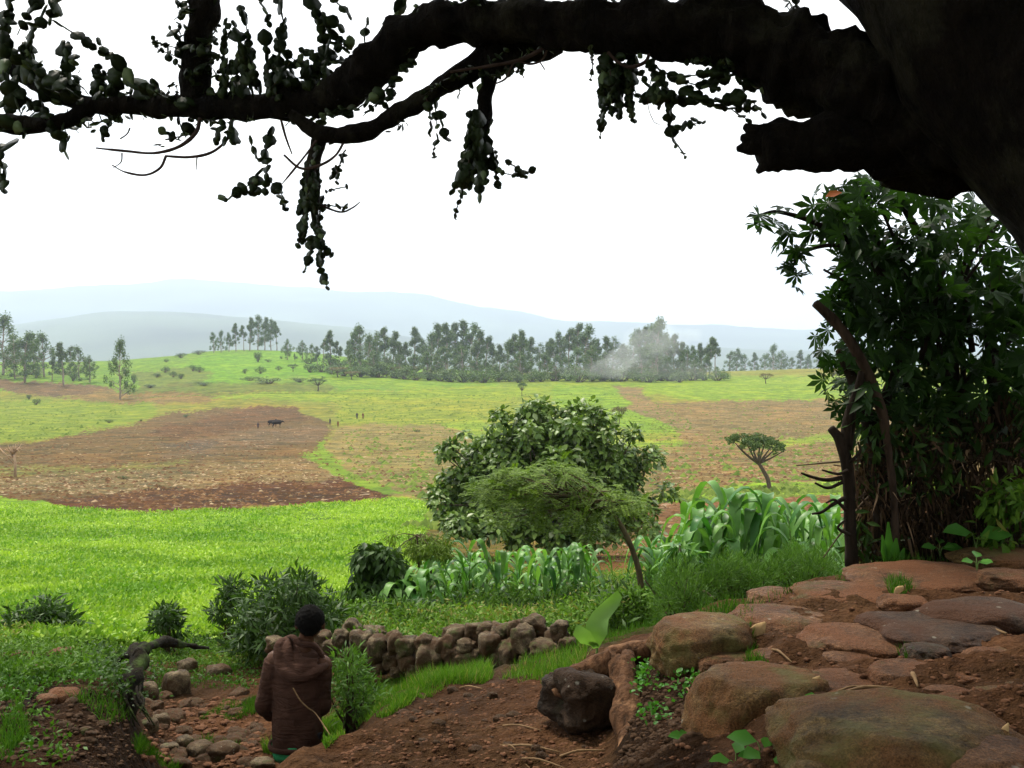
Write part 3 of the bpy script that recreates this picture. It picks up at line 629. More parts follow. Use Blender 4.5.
def ox(t=None):
    t = t or thing('plough_ox', 'ox', 'ox', (0, 0, 0)); b = MB()
    capsule(b, (-.65, 0, 1.0), (.55, 0, 1.08), .34, .36, 10); capsule(b, (.6, 0, 1.15), (1.05, 0, 1.25), .22, .15); capsule(b, (1.05, 0, 1.27), (1.35, 0, 1.05), .14, .08); capsule(b, (.5, 0, 1.38), (.6, 0, 1.4), .14, .14)
    for x_, s_ in ((.55, 1), (.55, -1), (-.7, 1), (-.7, -1)):
        f_ = 1 if x_ > 0 else -1
        capsule(b, (x_, s_*.18, .85), (x_+(.02 if f_ > 0 else .1), s_*.18, .5), .14, .08); capsule(b, (x_+(.02 if f_ > 0 else .1-.22), s_*.18, .48), (x_-.02, s_*.18, .06), .07, .05)
        if f_ < 0: capsule(b, (x_+.1, s_*.18, .6), (x_-.12, s_*.18, .46), .09, .07)
    for s_ in (-1, 1): capsule(b, (1.08, s_*.1, 1.36), (1.1, s_*.3, 1.5), .035, .015)
    capsule(b, (-.98, 0, 1.15), (-1.02, 0, .5), .03, .04)
    o = b.build('body', L_HIDE, t); remesh(o, .04); return t
oxen = ox()
q = hit(277, 427, 60)[0]; oxen.location = [float(c) for c in q]; oxen.rotation_euler = (0, 0, .2); oxen.scale = (1.25,)*3; oxen['label'] = 'dark plough ox pulling on the upper ploughed field, front one of the pair'
dup(oxen, hit(273, 426, 60)[0], .25, 1.25, 'dark plough ox on the ploughed field, walking behind its yoke mate')
for i, (px, lb) in enumerate([(637, 'dark grazing animal before the belt, first of three from the dirt track'), (644, 'dark grazing animal before the belt, middle of three'), (657, 'dark grazing animal before the belt, last of three and farthest from the track')]):
    dup(oxen, hit(px, 381, 300)[0], i*1.1, 1.3, lb, 'animals grazing before the belt')
# white hut among the far trees
q = hit(799, 369, 500)[0]; t = thing('white_hut', 'small white hut among the pale far trees', 'hut', q)
b = MB(); b.add([(x_+q[0], y_+q[1], z_+q[2]-.5) for x_ in (-4, 4) for y_ in (-3, 3) for z_ in (0, 4.5)], {4: [(0, 1, 3, 2), (4, 6, 7, 5), (0, 4, 5, 1), (2, 3, 7, 6), (1, 5, 7, 3)]}); b.build('wall', plain('whitewash', (.75, .75, .72), .8), t, smooth=False)
b = MB(); b.add([(q[0]+x_, q[1]+y_, q[2]+z_) for x_, y_, z_ in ((-4.6, -3.6, 3.9), (4.6, -3.6, 3.9), (4.6, 3.6, 3.9), (-4.6, 3.6, 3.9), (-4.6, 0, 6), (4.6, 0, 6))], {4: [(0, 1, 5, 4), (3, 4, 5, 2)], 3: [(0, 4, 3), (1, 2, 5)]}); b.build('roof', plain('tin_roof', (.5, .5, .5), .4), t, smooth=False)
# smoke
sm = MB(); q = P(634, 362, 515); s_ = .52
nth = 14
pts = [P(588, 373, 503), P(612, 363, 506), P(636, 350, 512), P(664, 340, 518), P(700, 334, 524)]
sm.tube(pts, [4, 8, 10, 9, 3], 26, 1.1, freq=.13, sub=9); o = sm.build('smoke', volmat('smoke_air', (.95, .97, 1.), .011)); o['kind'] = 'stuff'
sm = MB(); sm.tube([P(560, 372, 500), P(610, 368, 500), P(660, 369, 503), P(720, 371, 500)], [3, 5, 6, 3], 16, .7, freq=.15, sub=4); o = sm.build('smoke', volmat('thin_smoke_air', (.95, .97, 1.), .008)); o['kind'] = 'stuff'

# ------------------------------------------------------------------ middle: crop field, big bush, feathery tree
L_CROP = leafmat('crop_leaves', (.12, .25, .02), (.36, .50, .06), .5, .3, .25, scale=.25)
POLYF = [(-60, 502), (60, 508), (130, 513), (250, 510), (330, 504), (390, 500), (430, 502), (436, 520), (418, 545), (400, 575), (340, 605), (280, 625), (150, 650), (0, 640), (-60, 640)]
q = np.vstack([sample(POLYF, 42000, 9.5), sample([(-60, 560), (440, 560), (340, 612), (280, 630), (150, 650), (-60, 645)], 16000, 9.5)])
q = np.repeat(q, 3, 0); n = len(q); dd = q[:, 1]
q = q+np.stack([R_.randn(n)*.05, R_.randn(n)*.05, .02+.1*R_.rand(n)], 1)
cm = MB(); LL = (.05+.07*R_.rand(n))*(.7+dd/50)
tone = np.clip(.5+.9*fbm(q[:, 0]/2.2, q[:, 1]/3.5, o=4, seed=91)+.28*R_.randn(n), 0, 1); thin = fbm(q[:, 0]/1.1, q[:, 1]/2, o=4, seed=92) > -.12-.4*R_.rand(n); q = q[thin]; LL = LL[thin]; tone = tone[thin]; n = len(q)
cm.scatter(DIA, q, norm(rdir(n)*.8+UP*.5), norm(UP*.9+rdir(n)*.6), LL, LL*.5, tone)
tag(cm.build('crop_field', L_CROP), 'bright green knee high leafy crop filling the field', 'crop', kind='stuff')

L_BIG = leafmat('broad_glossy_leaves', (.055, .11, .018), (.18, .26, .055), .42, .22, .5, (.2, .24, .12), 2)
DB = 30.; s_ = DB/F
t = thing('broadleaf_bush', 'big domed bush of broad glossy leaves behind the maize', 'bush', P(560, 548, DB)); 
b = MB(); base = P(565, 556, DB); base[2] = gz(base[0], base[1])-.1
cen = []; rad = []
rs = np.random.RandomState(8)
outline = [(440, 492), (445, 475), (455, 460), (470, 448), (485, 436), (500, 424), (520, 412), (540, 406), (560, 410), (578, 420), (590, 408), (608, 424), (622, 440), (640, 452), (655, 462), (660, 482), (645, 500), (650, 514), (630, 520)]
for (ox_, oy_) in outline: cen.append(P(ox_+rs.randn()*5, oy_+7+rs.randn()*5, DB+rs.randn()*.4)); rad.append(.22+.3*rs.rand())
for k_ in range(26):
    cen.append(P(515+rs.rand()*60, 416+rs.rand()*45, DB+rs.randn()*.5)); rad.append(.3+.12*rs.rand())
for k_ in range(34):
    cx = 452+rs.rand()*200; cen.append(P(cx, 528+rs.rand()*22-abs(cx-550)*.1, DB-rs.rand()*2.2)); rad.append(.3+.2*rs.rand())
for k_ in range(16):
    a = 3.4+rs.rand()*2.6; cen.append(P(548+112*math.cos(a), 488+80*math.sin(a), DB-.4*rs.rand())); rad.append(.18+.16*rs.rand())
for i in range(190):
    a = rs.rand()*6.28; k = rs.rand()**.5; cx = 548+102*k*math.cos(a); cyy = 485-66*k*abs(math.sin(a))+rs.rand()*58; dy = -(1-k)*2.8*rs.rand()+(rs.rand()-.3)*1.2
    if cyy > 543: continue
    cen.append(P(cx, cyy, DB+dy)); rad.append(.34+.2*rs.rand())
hubs = [P(x_, y_, DB+dy_) for x_, y_, dy_ in ((500, 500, 0), (535, 485, -.6), (565, 480, .4), (600, 488, -.3), (625, 505, .2), (550, 510, -1.2))]
for h_ in hubs: b.tube([base, (base+h_)/2+np.array([rs.randn()*.2, 0, -.15]), h_], [.11, .08, .05], 7, .2, sub=3)
for i in range(0, len(cen), 2):
    c = cen[i]; h_ = min(hubs, key=lambda q_: np.linalg.norm(q_-c)); b.tube([h_, (h_+c)/2+np.array([rs.randn()*.1, 0, -.08]), c], [.045, .028, .01], 5, .15, sub=3)
t['org'] = [float(c) for c in base]; t.location = [float(c) for c in base]
b.build('branches', BARK_DARK, t); c_ = MB()
cen = np.array(cen); rad = np.array(rad); n = 30000; k = R_.choice(len(cen), n, p=rad**2/np.sum(rad**2)); dn = rdir(n); dn[:, 2] = np.where(dn[:, 2] < -.3, -dn[:, 2], dn[:, 2])
q = cen[k]+dn*(rad[k]*(.5+.5*R_.rand(n)))[:, None]; LL = .15+.12*R_.rand(n)
c_.scatter(LEAF, q, norm(dn*.6+rdir(n)*.6+np.array([0, 0, -.55])), norm(dn+UP*.6+rdir(n)*.45), LL, LL*.62)
c_.build('foliage', L_BIG, t)

L_FEA = leafmat('feathery_leaflets', (.07, .12, .012), (.17, .25, .035), .55, .3, .2, scale=2)
DFt = 14.2; base = P(642, 596, DFt); base[2] = gz(base[0], base[1])-.05
t = thing('feathery_tree', 'arching small tree with fine feathery leaves in front of the big bush', 'tree', base); b = MB()
b.tube([base, P(641, 585, DFt), P(636, 560, DFt), P(625, 533, DFt), P(612, 513, DFt), P(595, 498, DFt), P(575, 492, DFt)], np.array([.05, .046, .04, .036, .03, .024, .014]), 8, .2, sub=4)
cen = []; rad = []
for i in range(85):
    cx = 480+rs.rand()*160; f_ = (cx-560)/84; top = 467+22*f_*f_ if cx < 575 else 475+(cx-575)*.45; cyy = top+rs.rand()**1.3*(62 if cx < 600 else 35)*(1-.4*abs(f_)); cyy = min(cyy, 503) if cx > 598 else cyy; c = P(cx, cyy, DFt+rs.randn()*.55); cen.append(c); rad.append(.1+.1*rs.rand())
    st = P(595+rs.randn()*12, 500+rs.rand()*10, DFt); b.tube([st, (st+c)/2+[0, 0, .06], c], [.02, .012, .004], 4, cap=False, sub=3)
b.build('trunk', barkmat('olive_bark', (.05, .04, .02), (.13, .10, .055), 25, .5, .01), t); c_ = MB()
cen = np.array(cen); n = 1500; k = R_.randint(len(cen), size=n); q = cen[k]+rdir(n)*np.array(rad)[k][:, None]*[1.3, 1.3, .9]
ax = norm(rdir(n)*[1, 1, .35]+[0, 0, -.15])           # every point is a frond of many tiny leaflets
m_ = 18; f_ = np.linspace(.1, 1, m_//2); sidev = norm(np.cross(ax, UP)); up_ = np.cross(sidev, ax); FL = .16+.1*R_.rand(n)
qq = (q[:, None]+ax[:, None]*(f_[None, :, None]*FL[:, None, None])+np.array([0, 0, -.22])*(f_**2)[None, :, None]*FL[:, None, None])
for sg in (-1, 1):
    A_ = np.repeat(sidev[:, None]*sg+ax[:, None]*.4, m_//2, 1).reshape(-1, 3); c_.scatter(DIA, qq.reshape(-1, 3), A_, np.repeat(up_, m_//2, 0)+rdir(n*m_//2)*.3, .055, .022)
c_.build('foliage', L_FEA, t)

# loose stones and clods on the ploughed land, tufts on the meadow
def bits(name, label, polys, lm, r0, r1, d0=45, fl=.6):
    q = np.vstack([sample(pl, n_, d0) for pl, n_ in polys]); n = len(q); v = np.array([(1, 0, 0), (0, 1, 0), (-1, 0, 0), (0, -1, 0), (0, 0, 1.)]); f = np.array([(0, 1, 4), (1, 2, 4), (2, 3, 4), (3, 0, 4)])
    r_ = r0+(r1-r0)*R_.rand(n)**2.5; a = R_.rand(n)*6; vv = v[None]*r_[:, None, None]*(1+.5*R_.rand(n, 5, 1))*[1, 1, fl]
    c_, s_ = np.cos(a)[:, None], np.sin(a)[:, None]; vv = np.stack([vv[..., 0]*c_-vv[..., 1]*s_, vv[..., 0]*s_+vv[..., 1]*c_, vv[..., 2]], -1)+q[:, None]
    b = MB(); b.add(vv.reshape(-1, 3), {3: (f[None]+(np.arange(n)*5)[:, None, None]).reshape(-1, 3)}, np.repeat(R_.rand(n), 5)); return tag(b.build(name, lm), label, 'ground cover', kind='stuff')
bits('field_stones', 'pale stones and clods scattered over the ploughed and stubble land', [([(-20, 480), (130, 470), (310, 458), (350, 478), (240, 486), (100, 494), (-20, 492)], 1100), ([(-20, 455), (170, 415), (300, 408), (325, 425), (250, 458), (100, 470), (-20, 470)], 250), ([(335, 428), (440, 424), (640, 440), (640, 495), (425, 500), (350, 478)], 900), ([(650, 404), (860, 402), (860, 478), (700, 488), (650, 490)], 800), ([(60, 502), (140, 492), (340, 482), (385, 496), (140, 508)], 120), ([(600, 508), (860, 498), (860, 540), (600, 556)], 150)], leafmat('pale_field_stone', (.13, .085, .045), (.32, .23, .14), .9, 0, .1), .04, .2)
bits('field_clods', 'dark clods turned up on the ploughed land', [([(-20, 455), (170, 415), (300, 408), (325, 425), (345, 478), (385, 496), (140, 510), (-20, 495)], 4200), ([(335, 428), (440, 424), (640, 440), (640, 495), (425, 500), (350, 478)], 1800), ([(650, 404), (860, 402), (860, 478), (700, 488), (650, 490)], 2600), ([(430, 508), (860, 498), (860, 540), (430, 570)], 1600)], leafmat('dark_clod', (.07, .035, .016), (.15, .08, .04), .95, 0, .1), .06, .24)
bits('meadow_tufts', 'low grass and weed tufts dotted over the meadows', [([(-20, 398), (150, 402), (60, 440), (-20, 443)], 900), ([(310, 385), (640, 385), (700, 430), (620, 440), (440, 424), (340, 424)], 2600), ([(120, 388), (210, 353), (330, 355), (430, 380), (300, 392)], 700), ([(335, 428), (440, 424), (640, 440), (640, 495), (425, 500), (350, 478)], 1300), ([(650, 404), (860, 402), (860, 478), (700, 488), (650, 490)], 900), ([(400, 580), (430, 505), (600, 505), (640, 540), (600, 590)], 1600), ([(650, 500), (700, 490), (860, 480), (860, 494), (700, 503)], 500)], leafmat('tuft_green', (.07, .11, .02), (.16, .2, .04), .9, .1, .1), .1, .45, fl=.8)
# ------------------------------------------------------------------ maize
L_MZ = leafmat('maize_leaves', (.04, .15, .022), (.20, .38, .085), .42, .3, .6, scale=6)
M_STK = plain('maize_stalk', (.12, .2, .05), .6, 20)
def maize(seed, h=1.5):
    rs = np.random.RandomState(seed); t = thing('maize_plant', 'maize plant', 'maize', (0, 0, 0)); b = MB()
    b.tube([(0, 0, -.08), (rs.randn()*.015, 0, h*.5), (rs.randn()*.03, 0, h*.88)], [.017, .014, .006], 6, sub=3); b.build('stalk', M_STK, t)
    b = MB(); nL = 9
    for i in range(nL):
        f = (i+1)/nL; a = i*math.pi+rs.randn()*.45+(i//2)*.35; L_ = h*(.42+.3*math.sin(f*2.6))*(.85+.3*rs.rand()); up_ = .55+.85*f+rs.rand()*.3; dr = .3+.5*rs.rand()
        p0 = np.array([0, 0, h*(.1+.75*f)]); d_ = np.array([math.cos(a), math.sin(a), 0]); tt = np.linspace(0, 1, 9)
        hor = L_*(.75*tt-.12*tt**3); ver = L_*(up_*tt-(up_+dr*.75)*tt**2.2)
        pts = p0+d_*hor[:, None]+UP*ver[:, None]; wv = np.sin(tt*9+rs.rand()*6)*.012; side = np.cross(d_, UP)
        pts = pts+side*wv[:, None]+side*(rs.randn()*.06*tt**2)[:, None]
        w_ = (.078+.022*rs.rand())*np.sin(np.clip(tt*1.02+.1, 0, 1.06)*2.9)**.7+.003; w_[-1] = .002
        b.ribbon(pts, np.nan_to_num(w_, nan=.003), side, .35, rs.rand())
    b.build('leaves', L_MZ, t); return t
mzp = [maize(200+i, 1.5) for i in range(6)]; mzu = [False]*6
def mz(px, py, d, hpx, label, group, k=None):
    k = R_.randint(6) if k is None else k; q = P(px, py, d); g = float(gz(q[0], q[1])); q[2] = g
    top = ZC+us(px, py-hpx)[1]*d; s_ = max(.35, (top-g)/1.5)
    if not mzu[k]: mzu[k] = True; o = mzp[k]; o.location = [float(c) for c in q]; o.rotation_euler = (0, 0, R_.rand()*6.28); o.scale = (s_,)*3; o['label'] = label; o['group'] = group
    else: dup(mzp[k], q, R_.rand()*6.28, (max(s_, .6), max(s_, .6), s_), label, group)
rs = np.random.RandomState(17)
for i in range(40):
    px = 692+rs.rand()*146; top = 492+abs(px-735)*.12+rs.rand()*34; mz(px, 560, 12.6+rs.rand()*3.4, 560-top, 'tall maize plant in the thick stand between the rocks and the dark tangle', 'tall maize between the rocks and the tangle')
for px, top in ((722, 488), (700, 505), (745, 496), (765, 500), (790, 503), (812, 508), (710, 515), (733, 500), (756, 512), (778, 508), (802, 518), (826, 515), (690, 525)): mz(px, 560, 11.2+rs.rand(), 560-top, 'tall maize plant in the thick stand between the rocks and the dark tangle', 'tall maize between the rocks and the tangle')
for i in range(34):
    px = 418+rs.rand()*275; px = px-40 if 605 < px < 645 else px; top = 546-(px > 640)*8+rs.rand()*22; mz(px, 590, 15.5+rs.rand()*4, 590-top, 'shorter maize plant in the row in front of the big bush', 'shorter maize in front of the big bush')
for px, top in ((470, 541), (445, 556), (500, 552), (568, 547), (575, 552), (545, 560), (590, 552), (655, 550)): mz(px, 590, 15, 590-top, 'shorter maize plant in the row in front of the big bush', 'shorter maize in front of the big bush')
for i in range(7): px = 385+rs.rand()*45; mz(px, 600, 13.2+rs.rand(), 600-(566+rs.rand()*16), 'small maize plant beside the dark drooping bush', 'small maize beside the drooping bush')

# ------------------------------------------------------------------ middle shrubs
L_DK = leafmat('dark_shrub_leaves', (.022, .05, .008), (.055, .11, .018), .5, .25, .35, scale=5)
L_MD = leafmat('herb_leaves', (.05, .12, .012), (.16, .28, .035), .5, .3, .2, (.2, .2, .05), scale=4)
L_FEN = leafmat('fennel_leaves', (.05, .11, .02), (.12, .23, .04), .5, .3, .2, scale=4)
L_GRD = leafmat('shaded_bank_grass', (.03, .09, .008), (.09, .19, .02), .45, .3, .2, scale=3)
L_GR = leafmat('grass_blades', (.06, .15, .012), (.16, .3, .03), .45, .3, .3, (.3, .25, .1), scale=3)
M_TW = plain('twig_brown', (.07, .05, .03), .8, 40); M_STR = plain('dry_stalk', (.17, .105, .05), .7, 40)
def shrub(name, label, cat, d, px0, px1, top, bot, ncl, nleaf, L_, W_, lm, tpl=LEAF, droop=.3, rr=.14, dep=.5, group=None, shape=1., stem=.012, updown=.5, flat=1.):
    cx = (px0+px1)/2; base = P(cx, bot, d); base[2] = gz(base[0], base[1])-.03; t = thing(name, label, cat, base, group)
    rs = np.random.RandomState(int(px0*7+top)); b = MB(); cen = []; rad = []; sc_ = d/F
    for i in range(ncl):
        v_ = rs.rand(); lim = math.sqrt(max(0, 1-(v_*shape)**2)); x_ = cx+(px1-px0)/2*lim*(2*rs.rand()-1)*.9; y_ = bot-(bot-top)*v_*.95
        c = P(x_, y_, d+(rs.rand()-.5)*2*dep); c[2] = max(c[2], gz(c[0], c[1])+.05); cen.append(c); rad.append(rr*(.7+.6*rs.rand()))
        m_ = (base+c)/2+np.array([rs.randn()*.03, 0, .05]); b.tube([base+[rs.randn()*.05, rs.randn()*.05, 0], m_, c], [stem, stem*.7, stem*.3], 5, cap=False, sub=2)
    b.build('stems', M_TW, t); c_ = MB(); clumps(c_, cen, rad, nleaf, L_, W_, flat, droop, .15, tpl, updown); c_.build('foliage', lm, t); return t
shrub('dark_shrub', 'dark spiky leaved shrub behind the person in the brown hood', 'shrub', 11.2, 232, 345, 578, 648, 60, 5200, .13, .028, L_DK, DIA, .1, .2, .8)
shrub('dark_shrub', 'small dark upright shrub at the crop edge beside the spiky shrub', 'shrub', 12.2, 214, 246, 583, 618, 14, 700, .12, .028, L_DK, DIA, .1, .12, .2)
shrub('low_shrub', 'low dark shrub at the crop edge above the cut bank', 'shrub', 11, 8, 78, 604, 652, 30, 2600, .1, .03, L_DK, DIA, .1, .16, .5)
shrub('low_shrub', 'small tuft of dark leaves at the crop edge halfway to the spiky shrub', 'shrub', 11.5, 150, 182, 610, 645, 10, 700, .1, .03, L_DK, DIA, .1, .12, .3)
shrub('drooping_bush', 'dark round bush with drooping leaves at the corner of the bright field', 'bush', 14, 350, 405, 548, 604, 40, 2600, .14, .06, L_DK, LEAF, 1.3, .17, .4)
# slim sapling with hanging feathery leaves
for nm_, lb, px, top, d in (('slim_sapling', 'slim sapling with drooping feathery crown above the small maize', 418, 528, 14.3), ('slim_sapling', 'thinner sapling behind the feathery one, next to the bright field corner', 430, 533, 15)):
    base = P(px, 598, d); base[2] = gz(base[0], base[1])-.03; t = thing(nm_, lb, 'sapling', base); b = MB(); b.tube([base, P(px+1, 570, d), P(px-1, top+6, d)], [.022, .017, .01], 6, sub=3)
    cen = []; 
    for i in range(18):
        c = P(px+(rs.rand()-.5)*58*(1 if d < 15 else .7), top+6+rs.rand()*20, d+rs.randn()*.2); cen.append(c); b.tube([P(px-1, top+8, d), (P(px-1, top+2, d)+c)/2, c], [.008, .006, .002], 4, cap=False, sub=2)
    b.build('trunk', M_TW, t); c_ = MB(); clumps(c_, cen, [.13]*18, 1700, .07, .018, .8, .9, .1, DIA); c_.build('crown', L_FEA, t)
# fennel-like fine shrubs in front of the tall maize
for i, (a, b_, tp, bt, d, lb) in enumerate([(700, 775, 562, 606, 8.6, 'fine feathery green shrub in front of the tall maize, over the big rocks'), (765, 838, 556, 594, 8.8, 'fine feathery green shrub between the tall maize and the dark tangle'), (655, 712, 572, 620, 8.2, 'low feathery green weed just above the leftmost path boulder')]):
    shrub('feathery_shrub', lb, 'shrub', d, a, b_, tp, bt, 55, 9000, .06, .006, L_FEN, DIA, -.5, .15, .5, updown=.1)
# stuff: undergrowth band behind the wall and crop margin
def leafy(name, label, polys, L_, lm, hgt, asp=.4, d0=7.5, tpl=DIA, kind='stuff', tall=.5, per=3):
    q = np.vstack([sample(pl, n_, dd0) for pl, n_, dd0 in polys]); q = np.repeat(q, per, 0); n = len(q)
    patch = np.clip(.6+1.1*fbm(q[:, 0]*1.1, q[:, 1]*1.1, o=3, seed=95), .12, 1.6)
    hh = hgt*R_.rand(n)**1.2*patch; q = q+np.stack([R_.randn(n)*.05, R_.randn(n)*.05, hh-.01], 1); LL = L_*(.6+.8*R_.rand(n))
    c_ = MB(); c_.scatter(tpl, q, norm(rdir(n)*[1, 1, .6]+UP*tall), norm(UP*.8+rdir(n)*.7), LL, LL*asp, np.clip(.5+.6*fbm(q[:, 0]*.8, q[:, 1]*.8, o=2, seed=96)+.2*R_.randn(n), 0, 1))
    return tag(c_.build(name, lm), label, 'undergrowth', kind=kind)
leafy('undergrowth', 'mixed leafy weeds growing behind the stone wall', [([(330, 640), (350, 590), (440, 578), (560, 575), (700, 580), (700, 606), (625, 640), (560, 628), (480, 630), (400, 650), (330, 640)], 15000, 10.3), ([(700, 560), (850, 550), (850, 590), (700, 610)], 4500, 8.5), ([(420, 600), (420, 545), (700, 520), (850, 520), (850, 570), (700, 600)], 5000, 13)], .07, L_MD, .34, .34)
leafy('dark_weeds', 'darker taller weeds in clumps between the maize and the stone wall', [([(345, 640), (360, 600), (430, 590), (640, 582), (700, 590), (690, 606), (625, 632), (560, 622), (470, 622), (400, 640)], 900, 10.)], .13, L_DK, .42, .22, per=5)
leafy('tall_weeds', 'broader leaved weeds mixed into the feathery growth behind the path rocks', [([(640, 625), (650, 575), (700, 556), (845, 545), (850, 574), (760, 592), (690, 612)], 700, 7.)], .11, L_MD, .45, .3, tpl=LEAF, per=4)
leafy('weeds', 'low weeds and grass along the crop edge and the gully', [([(-40, 668), (-40, 628), (60, 630), (130, 632), (230, 622), (330, 610), (345, 640), (250, 668), (130, 664), (100, 676), (0, 680)], 9000, 6.5)], .05, L_MD, .16, .3)
leafy('dark_creeper', 'dark creeping leaves draped over the gnarled root and the bank edge', [([(96, 690), (100, 662), (130, 640), (205, 640), (212, 654), (150, 660), (148, 700), (128, 716)], 900, 6.3)], .04, L_DK, .26, .45)
leafy('bank_weeds', 'small leafy weeds creeping over the cut bank', [([(-20, 716), (-20, 662), (60, 662), (135, 672), (125, 690), (60, 682)], 900, 5.5), ([(140, 700), (150, 650), (260, 640), (262, 690), (200, 685)], 1300, 8.), ([(0, 768), (0, 712), (50, 706), (70, 768)], 160, 4.6)], .035, L_GRD, .07, .5)
def grass(name, label, polys, hgt, lm, w_=.006, lean=.45):
    q = np.vstack([sample(pl, n_, d0) for pl, n_, d0 in polys]); n = len(q); q[:, 2] -= .01
    pt = np.clip(.75+.9*fbm(q[:, 0]*2.3, q[:, 1]*2.3, o=3, seed=97), .05, 1.5); k_ = pt > .3; q = q[k_]; pt = pt[k_]; n = len(q)
    A = norm(UP+rdir(n)*lean); LL = hgt*(.4+.8*R_.rand(n))*pt; c_ = MB(); c_.scatter(BLADE, q, A, rdir(n), LL, w_+0*LL); return tag(c_.build(name, lm), label, 'grass', kind='stuff')
grass('bank_grass', 'bright grass on the bank between the person and the stone wall', [([(322, 742), (340, 716), (372, 690), (420, 672), (488, 662), (492, 680), (440, 692), (392, 712), (350, 732), (326, 748)], 16000, 5.2), ([(560, 700), (590, 655), (560, 650), (520, 668), (500, 680), (540, 685)], 2500, 5.8), ([(262, 752), (330, 722), (330, 738), (285, 760)], 2200, 5.0)], .13, L_GR)
grass('gully_grass', 'grass on the cut bank and the gully edges', [([(-40, 706), (-40, 662), (60, 660), (130, 672), (120, 680), (60, 676), (0, 688)], 3200, 5.5), ([(70, 700), (120, 690), (135, 720), (110, 730), (90, 710)], 350, 5.2), ([(0, 768), (0, 715), (40, 705), (30, 730), (10, 768)], 120, 4.6), ([(200, 724), (228, 704), (262, 700), (266, 716), (225, 724)], 2600, 7.2), ([(138, 742), (150, 750), (182, 768), (172, 775), (136, 756)], 1300, 5.0), ([(186, 748), (210, 738), (242, 748), (230, 756)], 700, 6.8), ([(150, 690), (160, 668), (230, 664), (250, 690), (200, 690)], 1200, 9), ([(0, 735), (20, 700), (28, 730), (10, 762)], 500, 4.8)], .1, L_GRD)
grass('rock_grass', 'grass tufts in the gaps between the path boulders', [([(736, 640), (740, 618), (750, 622), (756, 655), (770, 668), (748, 668)], 700, 4.2), ([(556, 662), (600, 648), (640, 636), (700, 606), (690, 600), (620, 630), (560, 640)], 2600, 6.4), ([(660, 640), (700, 606), (840, 574), (850, 584), (700, 622)], 1100, 5.4), ([(856, 556), (1024, 535), (1024, 552), (860, 572)], 2500, 6.8), ([(884, 588), (900, 582), (914, 592), (895, 600)], 300, 5), ([(900, 652), (915, 647), (920, 660), (905, 664)], 220, 4)], .1, L_GRD)

# ------------------------------------------------------------------ rocks
M_WALL = rockmat('wall_stone', (.06, .04, .022), (.2, .15, .09), (.07, .038, .018), (.06, .08, .02), .35, sc=2)
M_BOU = rockmat('path_boulder', (.105, .05, .024), (.21, .105, .052), (.145, .06, .025), (.07, .065, .02), .3, sc=1)
M_BOUM = rockmat('mossy_boulder', (.085, .052, .02), (.23, .15, .06), (.15, .068, .025), (.11, .10, .028), .5, sc=1)
M_BOUW = rockmat('wet_boulder', (.045, .024, .013), (.09, .05, .028), (.07, .03, .014), (.03, .03, .012), .1, sc=1, wet=True)
def _ico(k):
    import bmesh
    bm = bmesh.new(); bmesh.ops.create_icosphere(bm, subdivisions=k, radius=1); v = np.array([x_.co[:] for x_ in bm.verts]); f = np.array([[y_.index for y_ in x_.verts] for x_ in bm.faces]); bm.free(); return v, f
ICO = {k: _ico(k) for k in (2, 3, 4, 5)}
def rockmesh(b, c, rad, seed, k=3, rough=.22, flat=.0, boxy=.35, yaw=0.):
    v, f = ICO[k]; v = v.copy(); rad = np.asarray(rad, float)
    pn = 1/(np.abs(v)**(2+boxy*6)).sum(1)**(1/(2+boxy*6)); v = v*(1*(1-boxy)+boxy*pn[:, None])
    n_ = fbm(v[:, 0]*1.1+seed, v[:, 1]*1.1, v[:, 2]*1.1, 4, seed); n2 = fbm(v[:, 0]*6, v[:, 1]*6+seed, v[:, 2]*6, 3, seed+9)
    n3_ = fbm(v[:, 0]*19, v[:, 1]*19+seed, v[:, 2]*19, 3, seed+5); v = v*(1+rough*n_+.055*n2+.018*n3_)[:, None]
    if flat: v[:, 2] = np.where(v[:, 2] > flat, flat+(v[:, 2]-flat)*.3, v[:, 2])
    c_, s_ = math.cos(yaw), math.sin(yaw); v = v*rad; v = np.stack([v[:, 0]*c_-v[:, 1]*s_, v[:, 0]*s_+v[:, 1]*c_, v[:, 2]], 1)
    return b.add(v+np.asarray(c), {3: f})
# stone wall
base = hit(440, 668, 8)[0]
wall = thing('stone_wall', 'low loose dry stone wall of rounded field stones behind the grassy bank', 'wall', base)
rs = np.random.RandomState(44)
def wst(px, py, w_, h_, d):
    b = MB(); c = P(px, py, d); r_ = np.array([w_, (w_+h_)/2*1.1, h_])*d/F/2*.99; rockmesh(b, c, r_, rs.randint(999), 4, .5, yaw=rs.rand()*.8-.4, boxy=.6); return b.build('stone', M_WALL, wall)
STN = [(342, 640, 16, 20), (352, 628, 18, 14), (362, 642, 22, 24), (349, 655, 20, 18), (368, 658, 18, 14), (333, 650, 14, 20), (375, 634, 22, 14), (378, 649, 22, 26), (395, 644, 14, 20), (392, 660, 18, 16), (406, 646, 18, 18), (408, 660, 20, 16), (425, 642, 16, 14), (431, 655, 30, 28), (416, 667, 20, 12), (446, 646, 14, 16), (455, 637, 24, 22), (452, 655, 18, 18), (466, 645, 18, 10), (470, 656, 22, 14), (474, 630, 16, 12), (478, 639, 16, 12), (489, 646, 20, 26), (487, 629, 18, 11), (500, 632, 18, 16), (497, 660, 18, 14), (508, 654, 22, 26), (523, 640, 22, 26), (515, 628, 16, 14), (534, 627, 24, 20), (541, 648, 30, 18), (532, 657, 18, 14), (557, 638, 22, 16), (553, 653, 20, 14), (560, 628, 16, 12), (476, 664, 18, 10), (437, 667, 18, 10), (330, 664, 18, 14), (356, 668, 22, 12), (380, 668, 20, 12), (398, 670, 18, 10), (568, 646, 14, 16)]
